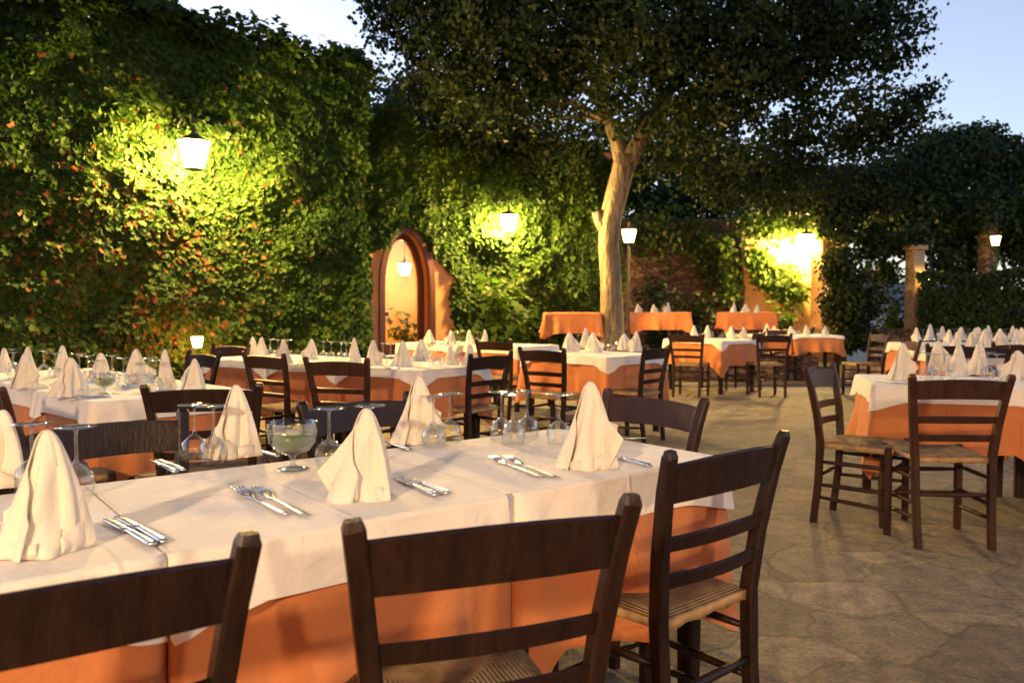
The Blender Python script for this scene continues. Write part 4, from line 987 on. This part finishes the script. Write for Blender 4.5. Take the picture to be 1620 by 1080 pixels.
# ------------------------------------------------------------------ cutlery
def outline_solid(pts, z, th, bend):
    bm = bmesh.new(); a = [bm.verts.new((x, y, z+bend(y))) for x, y in pts]; b = [bm.verts.new((x*.8, y, z+th+bend(y))) for x, y in pts]
    n = len(pts)
    for i in range(n): bm.faces.new((a[i], a[(i+1) % n], b[(i+1) % n], b[i]))
    return bm, a, b
def strip(bm, st, z, th, bend):   # st: list of (y, xl, xr)
    rings = []
    for y, xl, xr in st:
        zz = z+bend(y); m = (xl+xr)/2; hw_ = (xr-xl)/2
        rings.append([bm.verts.new((xl, y, zz+th*.3)), bm.verts.new((m-hw_*.6, y, zz)), bm.verts.new((m+hw_*.6, y, zz)), bm.verts.new((xr, y, zz+th*.3)), bm.verts.new((m+hw_*.5, y, zz+th)), bm.verts.new((m-hw_*.5, y, zz+th))])
    for a, b in zip(rings, rings[1:]):
        for i in range(6): bm.faces.new((a[i], a[(i+1) % 6], b[(i+1) % 6], b[i]))
    bm.faces.new(rings[0][::-1]); bm.faces.new(rings[-1])
def fork_mesh():
    bm = bmesh.new(); bend = lambda y: .004+.007*max(0, (y-.06)/.05)**1*(1 if y < .11 else max(0, 1-(y-.11)/.10)) if y > .06 else .001
    strip(bm, [(-.11, -.008, .008), (-.10, -.010, .010), (-.05, -.007, .007), (0, -.0035, .0035), (.03, -.003, .003), (.045, -.009, .009), (.065, -.0125, .0125)], 0, .003, bend)
    for k in range(4):
        x = -.0105+k*.007; strip(bm, [(.063, x-.0025, x+.0025), (.09, x-.0022, x+.0022), (.112, x-.001, x+.001)], 0, .0025, bend)
    o = obj_from_bm('fork', bm, M['steel'], None, True); return o
def knife_mesh():
    bm = bmesh.new(); bend = lambda y: .001
    strip(bm, [(-.12, -.007, .007), (-.11, -.0095, .0095), (-.05, -.008, .008), (-.005, -.006, .006), (.0, -.007, .008)], 0, .007, bend)
    strip(bm, [(-.002, -.007, .008), (.03, -.008, .010), (.08, -.008, .009), (.10, -.008, .004), (.112, -.007, -.005)], .001, .0022, bend)
    o = obj_from_bm('knife', bm, M['steel'], None, True); return o
cut = {'fork': fork_mesh(), 'knife': knife_mesh()}; cu = {'fork': False, 'knife': False}
def cutlery(kind, px0, py0, px1, py1, place_, ln=None):
    """blade/tines end at (px0,py0)"""
    o = cut[kind] if not cu[kind] else cut[kind].copy()
    if cu[kind]: COL.objects.link(o)
    cu[kind] = True
    a, b = P(px0, py0, TZ), P(px1, py1, TZ); d = a-b; m = (a+b)/2
    s = min(1.3, max(.95, d.length/.225)); o.scale = (1.15, s, 1)
    o.location = (m.x, m.y, TZ+.003); o.rotation_euler = (0, 0, math.atan2(-d.x, d.y)); ITEMS.append((o, kind, place_, (px0+px1)/2)); return o
for k, *c in [('fork', 368, 776, 462, 820), ('fork', 400, 776, 493, 822), ('fork', 776, 728, 858, 757), ('fork', 798, 727, 888, 760), ('knife', 628, 759, 688, 786), ('knife', 640, 757, 706, 783), ('knife', 168, 824, 240, 865), ('knife', 186, 820, 258, 860), ('knife', 240, 731, 276, 749), ('knife', 250, 729, 288, 746), ('knife', 602, 700, 640, 711), ('knife', 962, 722, 1018, 737), ('fork', 1002, 697, 962, 690), ('knife', 392, 712, 430, 722)]: cutlery(k, *c, PF)
for k, *c in [('knife', 40, 618, 58, 616), ('knife', 112, 632, 140, 630), ('fork', 128, 632, 156, 630), ('knife', 66, 611, 92, 609)]: cutlery(k, *c, PL)
for k, *c in [('knife', 470, 572, 484, 575), ('knife', 655, 581, 676, 583), ('fork', 572, 576, 588, 579), ('knife', 610, 582, 628, 584)]: cutlery(k, *c, PM)
for k, *c in [('knife', 1398, 606, 1424, 608), ('knife', 1440, 606, 1460, 609)]: cutlery(k, *c, PR)

# labels by order from the left
from collections import defaultdict
G = defaultdict(list)
for it in ITEMS: G[(it[1], it[2])].append(it)
WORDS = {'napkin': ('standing cream napkin', 'napkin', 'folded napkins'), 'glass': ('upturned wine glass', 'glass', 'upturned wine glasses'), 'fork': ('steel fork', 'fork', 'forks'), 'knife': ('steel knife', 'knife', 'knives')}
for (k, pl), its in G.items():
    its.sort(key=lambda t: t[3])
    for i, it in enumerate(its):
        wd, cat, gr = WORDS[k]
        lab = wd+' '+pl if len(its) == 1 else '%s %s, %s from left' % (wd, pl, ORD[i])
        tag(it[0], lab, cat, gr+' '+pl)
for i, o in enumerate(nap):
    if not nap_used[i]: bpy.data.objects.remove(o)
